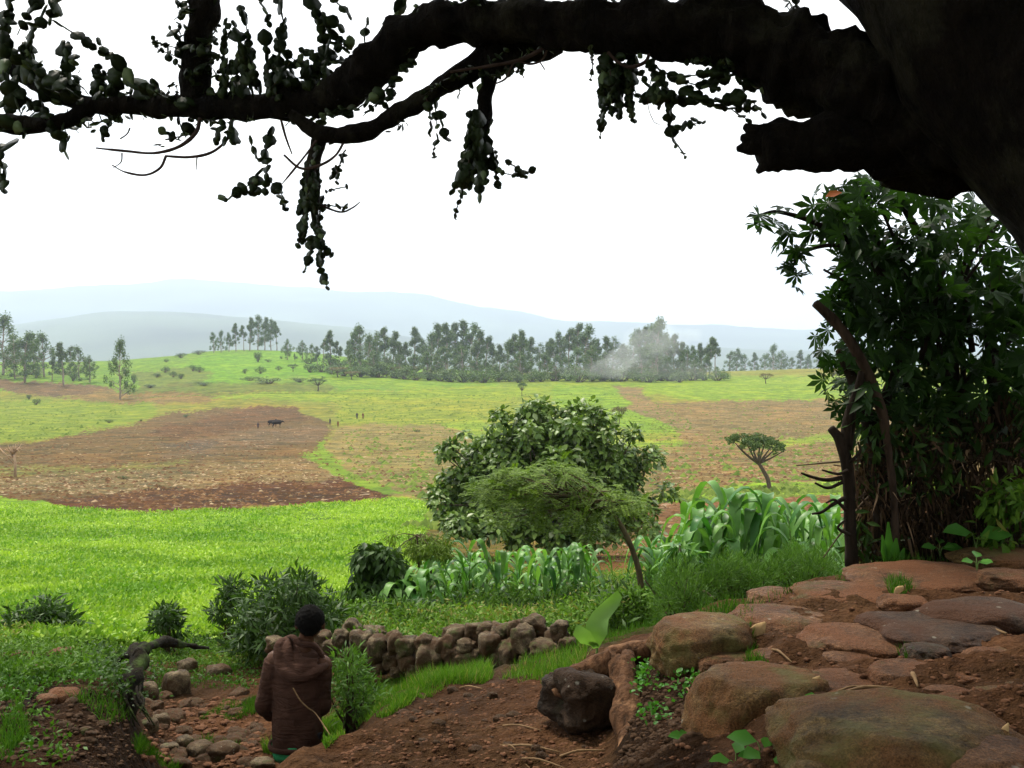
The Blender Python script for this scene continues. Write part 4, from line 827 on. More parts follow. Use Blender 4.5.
for px, py, w_, h_ in STN: wst(px, py, w_+2, h_+2, 9.35-(px-330)*.0045+.0*rs.rand()+(.18 if py < 640 else -.05))
for px, py, w_, h_ in ((322, 640, 18, 18), (275, 645, 20, 16), (283, 652, 18, 18), (338, 662, 16, 16), (365, 650, 30, 30), (400, 652, 30, 26), (440, 654, 26, 26), (480, 648, 30, 26), (520, 644, 30, 26), (545, 640, 26, 22)): wst(px, py, w_, h_, 9.75-(px-330)*.004)
l = MB()
for k in range(70):
    x_ = 330+R_.rand()*245; y_ = np.interp(x_, [330, 400, 440, 470, 520, 575], [632, 634, 640, 626, 620, 622])+R_.rand()*9
    clumps(l, [P(x_, y_, 9.3)], [.06+.08*R_.rand()], 26, .07, .02, .6, .2, 0, DIA)
tag(l.build('wall_weeds', L_MD), 'weeds spilling over the top of the stone wall', 'weeds', kind='stuff')
# path boulders: x0, x1, top, bottom (px), depth, material, label
BO = [(658, 754, 614, 680, 4.95, 'M', 'big rounded boulder at the lip of the path beside the split root'),
 (739, 818, 597, 644, 5.3, 'B', 'red dusted boulder with a straw chip, behind the lip boulder'),
 (704, 822, 664, 768, 4.05, 'M', 'large mossy boulder with a pale wet patch under the lip boulder'),
 (794, 1012, 702, 800, 3.25, 'M', 'largest lichen covered boulder at the bottom edge of the path'),
 (818, 912, 616, 668, 4.7, 'B', 'smooth reddish boulder in the middle of the path'),
 (757, 817, 644, 674, 4.7, 'B', 'flat small reddish slab between the two mossy boulders'),
 (800, 888, 578, 612, 5.8, 'B', 'broad reddish rock at the back lip of the path above the feathery shrub'),
 (864, 982, 557, 602, 6.1, 'B', 'wide red rock hump in front of the dark tangle'),
 (964, 1040, 540, 576, 6.7, 'M', 'rounded brown boulder under the tangle at the frame edge'),
 (936, 1044, 600, 642, 4.9, 'W', 'dark wet boulder crossed by a stick at the frame edge'),
 (978, 1060, 640, 696, 4.2, 'B', 'brown boulder at the frame edge below the wet rocks'),
 (986, 1080, 682, 740, 3.7, 'B', 'brown boulder at the frame edge beside the largest mossy one'),
 (880, 992, 604, 654, 4.75, 'W', 'shiny dark wet slab in the hollow of the path'),
 (800, 880, 672, 700, 4.1, 'B', 'low flat reddish slab behind the largest mossy boulder'),
 (956, 984, 674, 692, 3.95, 'B', 'small red brown stone on the muddy part of the path'),
 (884, 925, 594, 612, 5.4, 'B', 'small flat rock in the gap before the red rock hump'),
 (940, 1060, 742, 800, 3.0, 'B', 'brown rock at the bottom corner of the path'),
 (800, 830, 760, 790, 3.05, 'M', 'small rounded rock at the bottom edge below the mossy boulders'),
 (908, 945, 640, 668, 4.3, 'W', 'small wet dark stone in the path mud'),
 (880, 940, 662, 690, 4.05, 'B', 'half buried muddy stone in the middle of the path'),
 (828, 880, 650, 676, 4.45, 'B', 'low red stone between the smooth boulder and the mud'), (752, 800, 588, 606, 6.0, 'B', 'low stone on the back lip next to the broad reddish rock'), (912, 960, 576, 600, 5.9, 'B', 'low red stone wedged before the red rock hump'), (700, 748, 648, 676, 4.75, 'B', 'low stone in the gap between the lip boulder and the flat reddish slab'), (985, 1040, 566, 592, 5.9, 'B', 'flat earthy stone at the frame edge below the tangle'), (818, 868, 690, 712, 3.95, 'B', 'thin slab under the pale split stick'), (925, 985, 690, 716, 3.7, 'B', 'earth covered stone just behind the largest lichen boulder')]
for i, (x0, x1, y0, y1, d, mt_, lb) in enumerate(BO):
    c = P((x0+x1)/2, (y0+y1)/2, d); w_ = (x1-x0)/2*d/F; h_ = (y1-y0)/2*d/F
    b = MB(); lip = i in (0, 2, 3, 16, 9, 11); dpt = min(w_*.85, .5)*(1 if not lip else .9); h3 = max(.07, h_-dpt*.25) if not lip else h_*1.05
    c[1] += dpt*.1; c[2] -= .02
    big = w_ > .15
    rockmesh(b, c, (w_*1.24, dpt*1.25, h3), 300+i*7, 5, .3, flat=(.85 if lip else .7), boxy=(.25 if lip else .35), yaw=(R_.rand()-.5)*.5)
    o = b.build('boulder' if big else 'path_stone', {'M': M_BOUM, 'B': M_BOU, 'W': M_BOUW}[mt_])
    tag(o, lb, 'boulder' if big else 'stone')
# wet dark rock and split root at the lip
c = P(583, 692, 5.42); c[2] -= .03; b = MB(); rockmesh(b, c, (.19, .24, .16), 71, 5, .7, boxy=.3, yaw=.5); tag(b.build('boulder', rockmat('charred_rock', (.02, .012, .006), (.055, .032, .016), (.035, .018, .008), (.03, .03, .012), .1)), 'dark brown angular rock leaning against the split root', 'boulder')
M_ROOT = barkmat('split_root_wood', (.025, .013, .006), (.16, .078, .038), 16, 1., .05, .8, (1.6, 1.6, .22), (.3, .16, .08), 5)
base = P(632, 790, 4.7); base[2] = gz(base[0], base[1]); t = thing('tree_root', 'split weathered root running down the bank beside the lip boulder', 'root', base)
b = MB(); b.tube([P(610, 656, 5.6), P(618, 668, 5.45), P(626, 690, 5.25), P(631, 715, 5.05), P(632, 745, 4.8), P(630, 790, 4.6)], [.045, .065, .07, .08, .075, .075], 18, .95, seed=4, freq=9, sub=5)
b.tube([P(628, 655, 5.55), P(627, 668, 5.4), P(632, 690, 5.25), P(638, 730, 4.9)], [.035, .045, .04, .03], 10, .5, seed=9, freq=12, sub=5)
b.tube([P(612, 662, 5.5), P(590, 668, 5.5), P(570, 678, 5.45), P(556, 694, 5.4)], [.07, .06, .05, .035], 10, .5, seed=12, freq=10, sub=5)
b.tube([P(606, 657, 5.6), P(640, 652, 5.65), P(668, 640, 5.7), P(700, 622, 5.9), P(740, 606, 6.2)], [.05, .055, .05, .045, .03], 10, .5, seed=14, freq=8, sub=5)
b.build('wood', M_ROOT, t)
# gully: gnarled root arch on the left, stones
base = P(132, 715, 6.7); base[2] = gz(base[0], base[1]); t = thing('gnarled_root', 'dark mossy root arching out of the cut bank over the gully', 'root', base)
M_DROOT = barkmat('dark_root', (.004, .0035, .002), (.018, .014, .008), 18, .9, .03, .9, (1, 1, 1), (.05, .08, .02), 5)
b = MB(); b.tube([P(118, 730, 6.6), P(126, 705, 6.75), P(132, 680, 6.9), P(138, 660, 7.1), P(134, 648, 7.3)], [.09, .085, .07, .055, .04], 14, .9, seed=3, freq=9, sub=5)
b.tube([P(138, 656, 7.1), P(150, 646, 7.4), P(168, 642, 7.8), P(190, 646, 8.2), P(208, 648, 8.6)], [.045, .04, .034, .025, .01], 12, .9, seed=5, freq=11, sub=5)
b.tube([P(136, 656, 7.2), P(124, 656, 7.3), P(112, 668, 7.2)], [.035, .028, .01], 10, .8, sub=4)
for k in range(14): x_ = 96+k*3.5; b.tube([P(x_, 676+R_.rand()*8, 6.95), P(x_+R_.randn()*5, 695+R_.rand()*10, 6.65), P(x_+R_.randn()*9, 712+R_.rand()*18, 6.5)], [.012, .010, .004], 6, .4, sub=3)
b.build('wood', M_DROOT, t)
GS = [(176, 684, 22, 26, 'pale block shaped stone standing in the gully by the gnarled root'), (147, 690, 18, 20, 'rounded grey stone under the arch of the gnarled root'), (186, 668, 16, 14, 'grey stone behind the pale block stone'), (218, 672, 20, 12, 'brown stone with a pale top behind the gully path'), (61, 693, 26, 14, 'rounded brown stone stuck in the face of the cut bank'), (46, 697, 18, 9, 'smaller red brown stone beside the one stuck in the cut bank'), (40, 668, 22, 12, 'flat grey stone on top of the cut bank'), (62, 655, 24, 12, 'upper brown stone of the pair on the cut bank edge'), (20, 655, 18, 10, 'brown stone on top of the cut bank next to the low shrub'), (84, 735, 10, 7, 'small pale stone in the cut bank face'), (272, 690, 20, 30, 'big dark stone right behind the hooded person'), (222, 752, 26, 14, 'broad tan stone beside the hooded person at the bottom'), (200, 748, 24, 16, 'mossy tan stone on the gully floor next to the broad tan one'), (183, 742, 14, 12, 'brown stone on the gully floor below the path bend'), (168, 746, 16, 8, 'low red brown stone on the gully floor near the cut bank'), (262, 763, 20, 9, 'tan stone at the bottom edge below the hooded person'), (148, 724, 16, 12, 'flat tan slab in the gully beside the gnarled root'), (160, 722, 14, 12, 'square tan slab in the middle of the gully steps'), (225, 646, 14, 9, 'small pale stone at the foot of the spiky shrub')]
for i, (px, py, w_, h_, lb) in enumerate(GS):
    h0 = 5. if px < 100 else (8.8 if 262 < px < 280 and py < 700 else 6.4)
    q = hit(px, py+h_*.35, h0)[0]; s_ = q[1]/F; b = MB(); rockmesh(b, q+[0, .03, h_*.2*s_], (w_*.6*s_, w_*.5*s_, h_*.62*s_), 500+i, 4, .2, boxy=.55, yaw=R_.rand()); tag(b.build('gully_stone', M_WALL if px > 70 else M_BOU), lb, 'stone')
M_RUB = rockmat('rubble', (.07, .036, .018), (.15, .09, .045), (.1, .048, .022), (.06, .07, .02), .3, sc=2)
rp = []
for k in range(3):
    b = MB(); rockmesh(b, (0, 0, 0), (.5, .4, .3), 600+k, 4, .4, boxy=.6); rp.append(b.build('rubble_stone', M_RUB))
rg = 'small rubble stones on the gully path'
for i in range(42):
    if i < 3: o = rp[i]
    else: o = rp[i % 3].copy(); COL.objects.link(o)
    px, py = 145+R_.rand()*115, 692+R_.rand()*76
    if px < 160 and py > 735: px += 30
    q = hit(px, py, 6.4)[0]; o.location = [float(c) for c in q-[0, 0, .015]]; o.scale = (.08+.14*R_.rand(),)*3; o.rotation_euler = (R_.rand()*.4, R_.rand()*.4, R_.rand()*6); tag(o, 'small rubble stone lying on the stony gully path', 'stone', rg)
for i in range(40):
    o = rp[i % 3].copy(); COL.objects.link(o); q = hit(*((R_.rand()*118, 688+R_.rand()*78) if i < 16 else (400+R_.rand()*190, 690+R_.rand()*75)), 3.9)[0]
    o.location = [float(c) for c in q]; o.scale = (.03+.06*R_.rand(),)*3; tag(o, 'small pebble in the cut bank' if i < 16 else 'small pebble on the bare brown earth', 'stone', 'pebbles in the cut bank' if i < 16 else 'pebbles on the bare brown earth')
# clods: uneven soil
for nm_, lb, pl, n_, d0, s0 in (('soil_clods', 'loose red brown soil clods on the bare earth patch', [(330, 768), (350, 735), (430, 700), (520, 680), (600, 675), (610, 768)], 2200, 4.4, .007), ('bank_clods', 'crumbling dark soil on the cut bank face', [(0, 768), (0, 700), (70, 688), (118, 690), (140, 768)], 900, 4.6, .010), ('path_mud', 'lumpy mud and grit between the path boulders', [(660, 768), (660, 700), (740, 610), (860, 585), (1024, 570), (1024, 768)], 1900, 2.8, .007), ('gully_clods', 'broken soil on the gully floor', [(140, 768), (145, 700), (260, 700), (262, 768)], 900, 6.2, .018), ('lip_soil', 'dark crumbly soil of the bank below the boulders', [(612, 768), (640, 700), (660, 665), (700, 690), (720, 768)], 1200, 3.9, .010)):
    q = sample(pl, n_, d0); v, f = ICO[2]; b = MB()
    for i in range(n_):
        r_ = s0*(.4+2*R_.rand()**3); b.add(v*(1+.9*R_.rand(len(v), 1))*[r_, r_*(.6+.6*R_.rand()), r_*.55]*.7+q[i], {3: f})
    o = b.build(nm_, plain(nm_+'_earth', (.10, .047, .024) if nm_ not in ('lip_soil', 'bank_clods') else (.05, .028, .015), .95, 30, .6, .02, .4)); tag(o, lb, 'soil', kind='stuff')

# straw, chips and sticks
def stick(px0, py0, px1, py1, r_, d0, label, m_=M_STR, name='dry_stick', lift=.012):
    a = hit(px0, py0, d0)[0]+[0, 0, lift]; c = hit(px1, py1, d0)[0]+[0, 0, lift]; b = MB(); b.tube([a, (a*.6+c*.4)+[.0, .01, .012], c], [r_*.75, r_*.8, r_*.4], 6, .3, sub=3, freq=30); tag(b.build(name, m_), label, 'stick')
for a in [(508, 752, 560, 755, .008, 4.2, 'long pale stick at the bottom of the earth patch'), (560, 757, 605, 746, .008, 4.2, 'bent pale stick pointing at the split root'), (502, 744, 530, 764, .005, 4.2, 'thin dry stalk crossing the long pale stick'), (522, 760, 568, 765, .006, 4.2, 'short dry stalk at the bottom frame edge'), (503, 727, 542, 730, .006, 4.6, 'thin stalk lying flat in the middle of the earth patch'), (460, 690, 482, 692, .008, 5.4, 'brown stick at the edge of the bank grass'), (542, 686, 552, 694, .012, 5., 'short broken stub beside the dark angular rock'), (516, 755, 500, 751, .004, 4.2, 'small straw by the long pale stick'), (955, 615, 1006, 643, .014, 4.3, 'brown stick leaning across the wet boulder'), (845, 700, 896, 698, .009, 3.6, 'pale split stick on the mud behind the largest boulder'), (838, 693, 880, 690, .006, 3.7, 'thin dark stick behind the largest boulder'), (912, 684, 918, 692, .012, 3.5, 'short chip of wood in the path mud'), (772, 655, 792, 662, .008, 4.2, 'pair of straws on the flat reddish slab'), (686, 692, 693, 706, .006, 4.2, 'thin pale straw hanging in the gap below the lip boulder'), (684, 590, 715, 602, .01, 7., 'pale stick in the weeds behind the lip boulder')]: stick(*a)
M_CHIP = plain('husk_chip', (.45, .3, .14), .7, 30)
for px, py, w_, h_, lb, d in ((757, 632, 17, 20, 'yellow corn husk chip on the red dusted boulder', 5.0), (814, 684, 12, 16, 'pale husk sliver standing beside the mossy boulder seedling', 4.0), (1004, 733, 9, 20, 'orange wood chip on the largest lichen boulder', 3.2), (899, 590, 9, 8, 'small white chip at the red rock hump', 5.5)):
    c = P(px, py, d); s_ = d/F; b = MB(); b.ribbon([c+[-w_*s_*.4, 0, -h_*s_*.5], c+[-w_*s_*.1, 0, 0], c+[w_*s_*.2, 0, h_*s_*.2], c+[w_*s_*.5, 0, h_*s_*.5]], np.array([.2, .35, .35, .05])*w_*s_, (.6, -.3, -.5), .3); o = b.build('husk_chip', M_CHIP); m_ = o.modifiers.new('thick', 'SOLIDIFY'); m_.thickness = .004; tag(o, lb, 'chip')
c = hit(346, 672, 7.5)[0]+[0, -.3, .25]; b = MB(); rockmesh(b, c, (.02, .015, .04), 5, 2, .3); b.mat = 0; tag(b.build('litter_scrap', plain('white_blue_plastic', (.6, .65, .75), .3)), 'tiny white and blue plastic scrap in the weeds at the wall foot', 'litter')

# small plants on the lip
L_SEED = leafmat('seedling_leaves', (.05, .17, .02), (.1, .28, .04), .4, .35, .4, scale=8)
def seedling(px, py, d, hpx, nl, lpx, label, asp=.7, name='seedling'):
    s_ = d/F; c = P(px, py, d); t = thing(name, label, 'plant', c); b = MB(); l = MB()
    for i in range(nl):
        a = i*2.4+.5; L_ = lpx*s_*(.7+.5*R_.rand()); top = c+np.array([math.cos(a)*hpx*.3*s_, math.sin(a)*hpx*.3*s_, hpx*s_*(.45+.55*(i+1)/nl)]); b.tube([c, (c+top)/2+[0, 0, .02], top], [.003, .0025, .0015], 5, cap=False, sub=2)
        l.scatter(LEAF, top[None], np.array([[math.cos(a), math.sin(a)*.6-.3, .1]]), np.array([[0.1, -.5, .9]]), L_, L_*asp)
    b.build('stem', M_STK, t); l.build('leaves', L_SEED, t)
for a in [(765, 775, 3.4, 32, 7, 26, 'broad leaved seedling in the dark gap between the two mossy boulders'), (736, 775, 3.5, 20, 4, 20, 'small seedling left of the broad leaved one in the dark gap'), (826, 712, 3.85, 16, 3, 24, 'seedling with two wide leaves on top of the mossy boulder edge'), (690, 748, 4.0, 18, 5, 15, 'pale three leaved seedling low on the soil below the boulders'), (977, 570, 5.9, 12, 4, 16, 'small leafy plant on the rock under the tangle'), (976, 548, 6.8, 16, 2, 34, 'plant with one wide heart shaped leaf under the tangle'), (940, 556, 7, 12, 4, 18, 'small leaves at the foot of the dark tangle')]: seedling(*a)
leafy('clover_patch', 'round leaved creeping plants on the soil under the lip boulder', [([(668, 690), (690, 672), (712, 672), (712, 688), (690, 698)], 60, 4.0), ([(648, 712), (660, 706), (675, 714), (662, 724)], 40, 4.0), ([(636, 680), (640, 655), (660, 668), (658, 690)], 120, 4.4)], .022, L_SEED, .05, .9, tpl=LEAF, per=3)
# the big pale leaf
L_PALE = leafmat('pale_big_leaf', (.14, .27, .06), (.2, .34, .09), .4, .35, .4, scale=5)
base = P(597, 645, 6.9); base[2] = gz(base[0], base[1]); t = thing('broad_leaf_plant', 'plant with one tall pale green leaf beside the end of the stone wall', 'plant', base); b = MB()
s_ = 6.9/F
for pts_, wd in (([(596, 648, 0), (597, 635, -.03), (598, 622, 0), (606, 610, .03), (614, 598, .02), (617, 591, 0)], [3, 11, 12, 13, 9, 1]), ([(596, 645, 0), (588, 640, -.08), (582, 632, -.1), (578, 625, -.08)], [3, 8, 9, 2])):
    b.ribbon([P(x_, y_, 6.9+dy_) for x_, y_, dy_ in pts_], np.array(wd)*s_, (1, -.25, .25), .3)
o = b.build('leaf', L_PALE, t); b = MB(); b.tube([base-[0, 0, .05], P(597, 648, 6.9)], [.012, .008], 6); b.build('stem', M_STK, t)
# stalk and bare twigs by the split root
base = P(680, 596, 8.5); base[2] = gz(base[0], base[1]); t = thing('dark_sapling', 'thin dark stemmed sapling with fallen twigs behind the lip boulder', 'sapling', base); b = MB()
b.tube([P(680, 612, 8.5), P(681, 580, 8.5), P(680, 545, 8.6)], [.03, .025, .012], 6, .2, sub=3); b.tube([P(681, 600, 8.4), P(660, 598, 8.3), P(645, 580, 8.2)], [.015, .012, .006], 5, .2, sub=3); b.tube([P(680, 598, 8.4), P(700, 590, 8.2), P(716, 600, 8)], [.02, .015, .006], 5, .2, sub=3); b.build('trunk', BARK_DARK, t)
c_ = MB(); clumps(c_, [P(680+dx, 548+dy, 8.6+dz) for dx, dy, dz in ((0, 0, 0), (-8, 8, .1), (9, 12, -.1), (-4, 22, 0), (6, 30, .1))], [.1]*5, 260, .14, .04, 1, .9, .1, LEAF); c_.build('crown', L_MZ, t)
# ------------------------------------------------------------------ the person in the hooded jacket
D0 = 6.85; root = P(297, 780, D0); root[2] = float(gz(root[0], root[1])); zf = root[2]
t = thing('person', 'person in a brown hooded jacket seen from behind beside the stone wall', 'person', root)
def Q(px, py, dy=0.): return P(px, py, D0+dy)
SKN = plain('dark_skin', (.075, .035, .02), .5, 60, .1)
hip = Q(298, 735)[2]; foot = zf
b = MB()
def cap_(p0, p1, r0, r1, n=12, flat=1): capsule(b, p0, p1, r0, r1, n, flat)
# head, neck
capsule(b, Q(310, 619, .01), Q(310, 627, -.005), .098*.88, .092*.85, 14); capsule(b, Q(309, 628, .07), Q(309, 633, .06), .055, .045, 10)   # skull, jaw ahead
capsule(b, Q(303, 652, 0), Q(308, 632, .01), .062, .052, 12); capsule(b, Q(309, 626, .105), Q(309, 629, .112), .014, .016, 8)            # neck, nose
for sx in (-1, 1): capsule(b, Q(310+sx*13.2, 624, .0), Q(310+sx*13.4, 628, .0), .016, .012, 8)                                            # ears
# trunk, pelvis
capsule(b, Q(298, 672, .01), Q(299, 690, .01), .115, .11, 14, .8); capsule(b, Q(298, 700, .01), Q(297, 728, .01), .105, .12, 14, .8)
capsule(b, Q(276, 660), Q(322, 665), .07, .07, 12)
# arms: down, bent forward
EL, ER = Q(264, 705, .02), Q(322, 706, .05); HL, HR = Q(272, 716, .24), Q(312, 708, .28)
capsule(b, Q(274, 664), EL, .058, .045); capsule(b, EL, HL, .044, .032); capsule(b, Q(322, 668), ER, .058, .045); capsule(b, ER, HR, .044, .032)
def hand(h, s_, fwd):
    f = norm(np.array(fwd)[None])[0]; sd_ = np.array([s_, 0, 0.]); dn = np.cross(f, sd_); dn = dn if dn[2] < 0 else -dn
    pc = h+f*.05; capsule(b, h+f*.01, h+f*.075, .026, .034, 10, .55)
    for k, (o_, L_) in enumerate(((-.027, .055), (-.009, .065), (.009, .06), (.026, .048))):
        a = h+f*.085+sd_*o_; m_ = a+f*L_*.5+dn*.01; e = m_+f*L_*.25+dn*L_*.45; capsule(b, a, m_, .0095, .0088, 8); capsule(b, m_, e, .0088, .0075, 8)
    a = h+f*.03-sd_*.03; m_ = a-sd_*.022+f*.025; capsule(b, a, m_, .012, .0105, 8); capsule(b, m_, m_+f*.028+dn*.008, .0105, .0085, 8)
hand(HL, 1, (.25, 1, -.1)); hand(HR, -1, (-.3, 1, -.1))
# legs, feet
KL, KR = np.array([Q(286, 740)[0], D0+.1, zf+.46]), np.array([Q(309, 740)[0], D0-.02, zf+.46])
for sx, K, fy in ((286, KL, .02), (309, KR, -.1)):
    h_ = np.array([Q(sx, 740)[0], D0, hip-.02]); an = np.array([Q(sx, 740)[0], D0+fy, zf+.08])
    capsule(b, h_, K, .085, .056); capsule(b, K, an, .056, .034); capsule(b, an+[0, -.02, -.035], an+[0, .15, -.05], .034, .028, 10, 1)
o = b.build('body', SKN, t); remesh(o, .007, 3)
# hair: close cropped, slightly ragged
b = MB(); v, f = ICO[5]; v = v.copy(); c = Q(310, 621, -.008)
n_ = fbm(v[:, 0]*9, v[:, 1]*9, v[:, 2]*9, 4, 5); rr_ = np.array([.101, .108, .112])*(1+.09*n_)[:, None]; low = (v[:, 2] < -.25); v2 = v*rr_
front = (v[:, 1] > .55) & (v[:, 2] < .35); v2[front] *= .82; v2[low, 0] *= .86; v2[low, 1] = np.where(v2[low, 1] > 0, v2[low, 1]*.6, v2[low, 1]*.9)
b.add(v2+c, {3: f}); b.build('hair', plain('black_hair', (.004, .0035, .003), 1, 140, .9, .01), t)
# face: eyes, brows, lips on the far side
b = MB()
for sx in (-1, 1): rockmesh(b, Q(310+sx*4.8, 622, .088), (.013, .008, .008), 1, 2, 0, boxy=0)
b.build('eyes', plain('eye_white', (.6, .58, .52), .3), t)
b = MB(); capsule(b, Q(307, 633, .108), Q(312, 633, .108), .007, .007, 8); b.build('lips', plain('lips', (.12, .05, .04), .5), t)
# jacket
m, nt, out = nm('brown_fleece'); n1 = noise(nt, 9, 4, .6); n2 = noise(nt, 220, 3, .7); co = nd(nt, 'TexCoord').outputs['Object']
mp = nd(nt, 'Mapping'); mp.inputs['Scale'].default_value = (4, 4, 16); mp.inputs['Rotation'].default_value = (0, .35, 0); nt.links.new(co, mp.inputs[0]); n3 = noise(nt, 1.3, 4, .55, mp.outputs[0], 1.2)
cc = mixc(nt, ramp(nt, n1, .3, .7), (.036, .018, .012), (.066, .033, .022)); bb = nd(nt, 'BsdfPrincipled'); nt.links.new(cc, bb.inputs['Base Color']); bb.inputs['Roughness'].default_value = .95
bb.inputs['Specular IOR Level'].default_value = .1
bp_ = nd(nt, 'Bump'); bp_.inputs['Strength'].default_value = .7; bp_.inputs['Distance'].default_value = .035; nt.links.new(add_(nt, n3, mul(nt, n2, .04)), bp_.inputs['Height']); nt.links.new(bp_.outputs[0], bb.inputs['Normal']); nt.links.new(bb.outputs[0], out.inputs[0])
JK = m
b = MB()
prof = [(649, 300, 15, .085), (654, 299, 22, .10), (662, 297, 27, .12), (676, 297, 25.5, .125), (690, 297, 24, .125), (705, 297, 23.5, .13), (720, 297, 25, .14), (734, 297, 26, .145), (745, 297, 25.5, .145)]
th = np.linspace(0, 2*math.pi, 49)[:-1]; rings = []
for i, (py, px, hw, dp) in enumerate(prof):
    fold = 1+.045*np.sin(th*5+i*.9)*(i/8)+.03*np.sin(th*9-i*1.7); c = Q(px, py)
    rings.append(np.stack([c[0]+hw*D0/F*np.cos(th)*fold, c[1]+dp*np.sin(th)*fold, np.full(48, c[2])+.012*np.sin(th*2+i)], 1))
rings = np.array(rings); m_ = len(rings); i = np.arange(m_-1)[:, None]*48; j = np.arange(48)[None]; q4 = np.stack([i+j, i+(j+1) % 48, i+48+(j+1) % 48, i+48+j], -1).reshape(-1, 4)
topc = rings[0].mean(0); botc = rings[-1].mean(0)+[0, 0, .02]; v = np.vstack([rings.reshape(-1, 3), topc, botc]); tri = [(m_*48, k, (k+1) % 48) for k in range(48)]+[(m_*48+1, (m_-1)*48+(k+1) % 48, (m_-1)*48+k) for k in range(48)]
b.add(v, {4: q4, 3: tri})
for S_, E_, H_ in ((Q(275, 665), EL, HL), (Q(320, 668), ER, HR)):
    w_ = H_-(H_-E_)*.12
    b.tube([S_+[0, 0, .03], S_*.75+E_*.25, S_*.4+E_*.6, E_, E_*.5+w_*.5, w_], [.078, .078, .068, .066, .056, .05], 18, .12, seed=2, freq=16, sub=4)
capsule(b, Q(274, 661), Q(320, 665), .062, .062, 14)
o = b.build('jacket', JK, t); remesh(o, .008, 4)
# rib hem and cuffs as folds of their own
b = MB(); c = Q(297, 744); b.tube([c+np.array([27.3*D0/F*math.cos(a), .15*math.sin(a), .004*math.sin(3*a)]) for a in np.linspace(0, 2*math.pi, 40)], .014, 8, .1, cap=False, flat=1.4); b.build('hem', JK, t)
# hood lying on the back: thick folded cloth
b = MB()
def arc(pts, r_, s0=0): b.tube(pts, r_, 16, .16, seed=s0, freq=14, sub=5)
arc([Q(286, 639, .05), Q(279, 646, -.05), Q(281, 666, -.12), Q(292, 676, -.155), Q(307, 676, -.15), Q(320, 669, -.11), Q(327, 664, -.02)], [.02, .036, .042, .045, .04, .03, .018], 1)
arc([Q(291, 639, .03), Q(288, 649, -.07), Q(293, 667, -.125), Q(304, 669, -.135), Q(317, 665, -.1)], [.02, .035, .04, .04, .02], 2)
arc([Q(296, 642, .0), Q(298, 658, -.09), Q(306, 662, -.11), Q(318, 660, -.07)], [.02, .03, .032, .015], 3)
arc([Q(286, 638, .07), Q(293, 637, -.045), Q(301, 644, -.085), Q(314, 646, -.07), Q(325, 660, .0)], [.014, .02, .024, .022, .014], 4)
for sx in (0, 1):
    arc([Q(286+sx*0, 645, .06), Q(296, 642, .1), Q(312, 644, .1), Q(326, 660, .04)], [.02, .022, .022, .02], 6)
o = b.build('hood', JK, t); remesh(o, .007, 5)
# green shirt below the hem, dark trousers
b = MB(); pr = [(742, 26, .135), (752, 23, .125), (756, 21, .115)]; rings = []
for i, (py, hw, dp) in enumerate(pr):
    c = Q(297, py); rings.append(np.stack([c[0]+hw*D0/F*np.cos(th)*(1+.05*np.sin(th*7+i)), c[1]+dp*np.sin(th)*(1+.05*np.sin(th*7+i)), np.full(48, c[2])+.015*np.sin(th*3)], 1))
rings = np.array(rings); i = np.arange(2)[:, None]*48; q4 = np.stack([i+j, i+(j+1) % 48, i+48+(j+1) % 48, i+48+j], -1).reshape(-1, 4)
b.add(rings.reshape(-1, 3), {4: q4}); o = b.build('shirt', plain('green_shirt', (.04, .3, .12), .8, 60), t); o.modifiers.new('thick', 'SOLIDIFY').thickness = .005
b = MB()
for sx, K, fy in ((286, KL, .02), (309, KR, -.1)):
    h_ = np.array([Q(sx, 740)[0], D0, hip+.02]); an = np.array([Q(sx, 740)[0], D0+fy, zf+.12]); b.tube([h_, (h_+K)/2, K, (K+an)/2, an], [.1, .086, .072, .062, .058], 16, .08, freq=12, sub=4)
capsule(b, Q(290, 738), Q(305, 738), .11, .11, 14, .9); o = b.build('trousers', plain('dark_trousers', (.03, .03, .035), .9, 60), t); remesh(o, .01, 3)
c = Q(297, 690, -.18); b = MB(); b.tube([P(293, 688, 6.62), P(300, 700, 6.6), P(308, 708, 6.6), P(316, 714, 6.6), P(330, 735, 6.3)], [.004, .005, .005, .004, .004], 6, sub=4); tag(b.build('grass_stalk', M_STR), 'pale bent dry stalk rising in front of the brown jacket back', 'stalk')
shrub('weed_plant', 'leafy weed beside the hooded person at the wall foot', 'weed', 7.2, 322, 378, 662, 712, 22, 1500, .07, .014, L_FEN, DIA, -.2, .12, .25)
# ------------------------------------------------------------------ the great tree overhead
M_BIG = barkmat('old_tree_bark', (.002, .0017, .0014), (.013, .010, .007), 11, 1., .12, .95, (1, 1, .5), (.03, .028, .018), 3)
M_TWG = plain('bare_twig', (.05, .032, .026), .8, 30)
L_PAD = leafmat('fleshy_vine_leaves', (.012, .02, .007), (.032, .05, .018), .45, .1, .25, (.1, .14, .06), 12)  # near-black green, the backlit darkness is put into the leaf colour
base = np.array([2.9, 3.3, 0.]); base[2] = gz(base[0], base[1])
tree = thing('great_tree', 'huge dark old tree leaning over the path with a long bough across the sky', 'tree', base)
b = MB()
b.tube([base+[.1, 0, -.4], (2.85, 3.3, 1.2), (2.45, 3.35, 2.05), P(1090, 70, 3.45), P(960, -70, 3.6), P(820, -260, 3.9), P(700, -520, 4.4)], [.78, .68, .62, .52, .46, .38, .28], 26, .22, seed=11, freq=2.2, sub=8)
b.tube([base+[.2, .3, -.3], (2.75, 3.6, 1.3), (2.3, 3.7, 2.1), P(1060, 120, 3.9), P(1000, 80, 4.)], [.5, .42, .38, .3, .22], 20, .2, seed=15, freq=3, sub=6)
b.tube([base+[.1, .1, -.2], (3.8, 3.2, 2), (4.8, 3.4, 4), (5.5, 3.8, 6)], [.5, .4, .32, .2], 18, .2, seed=12, freq=3, sub=6)
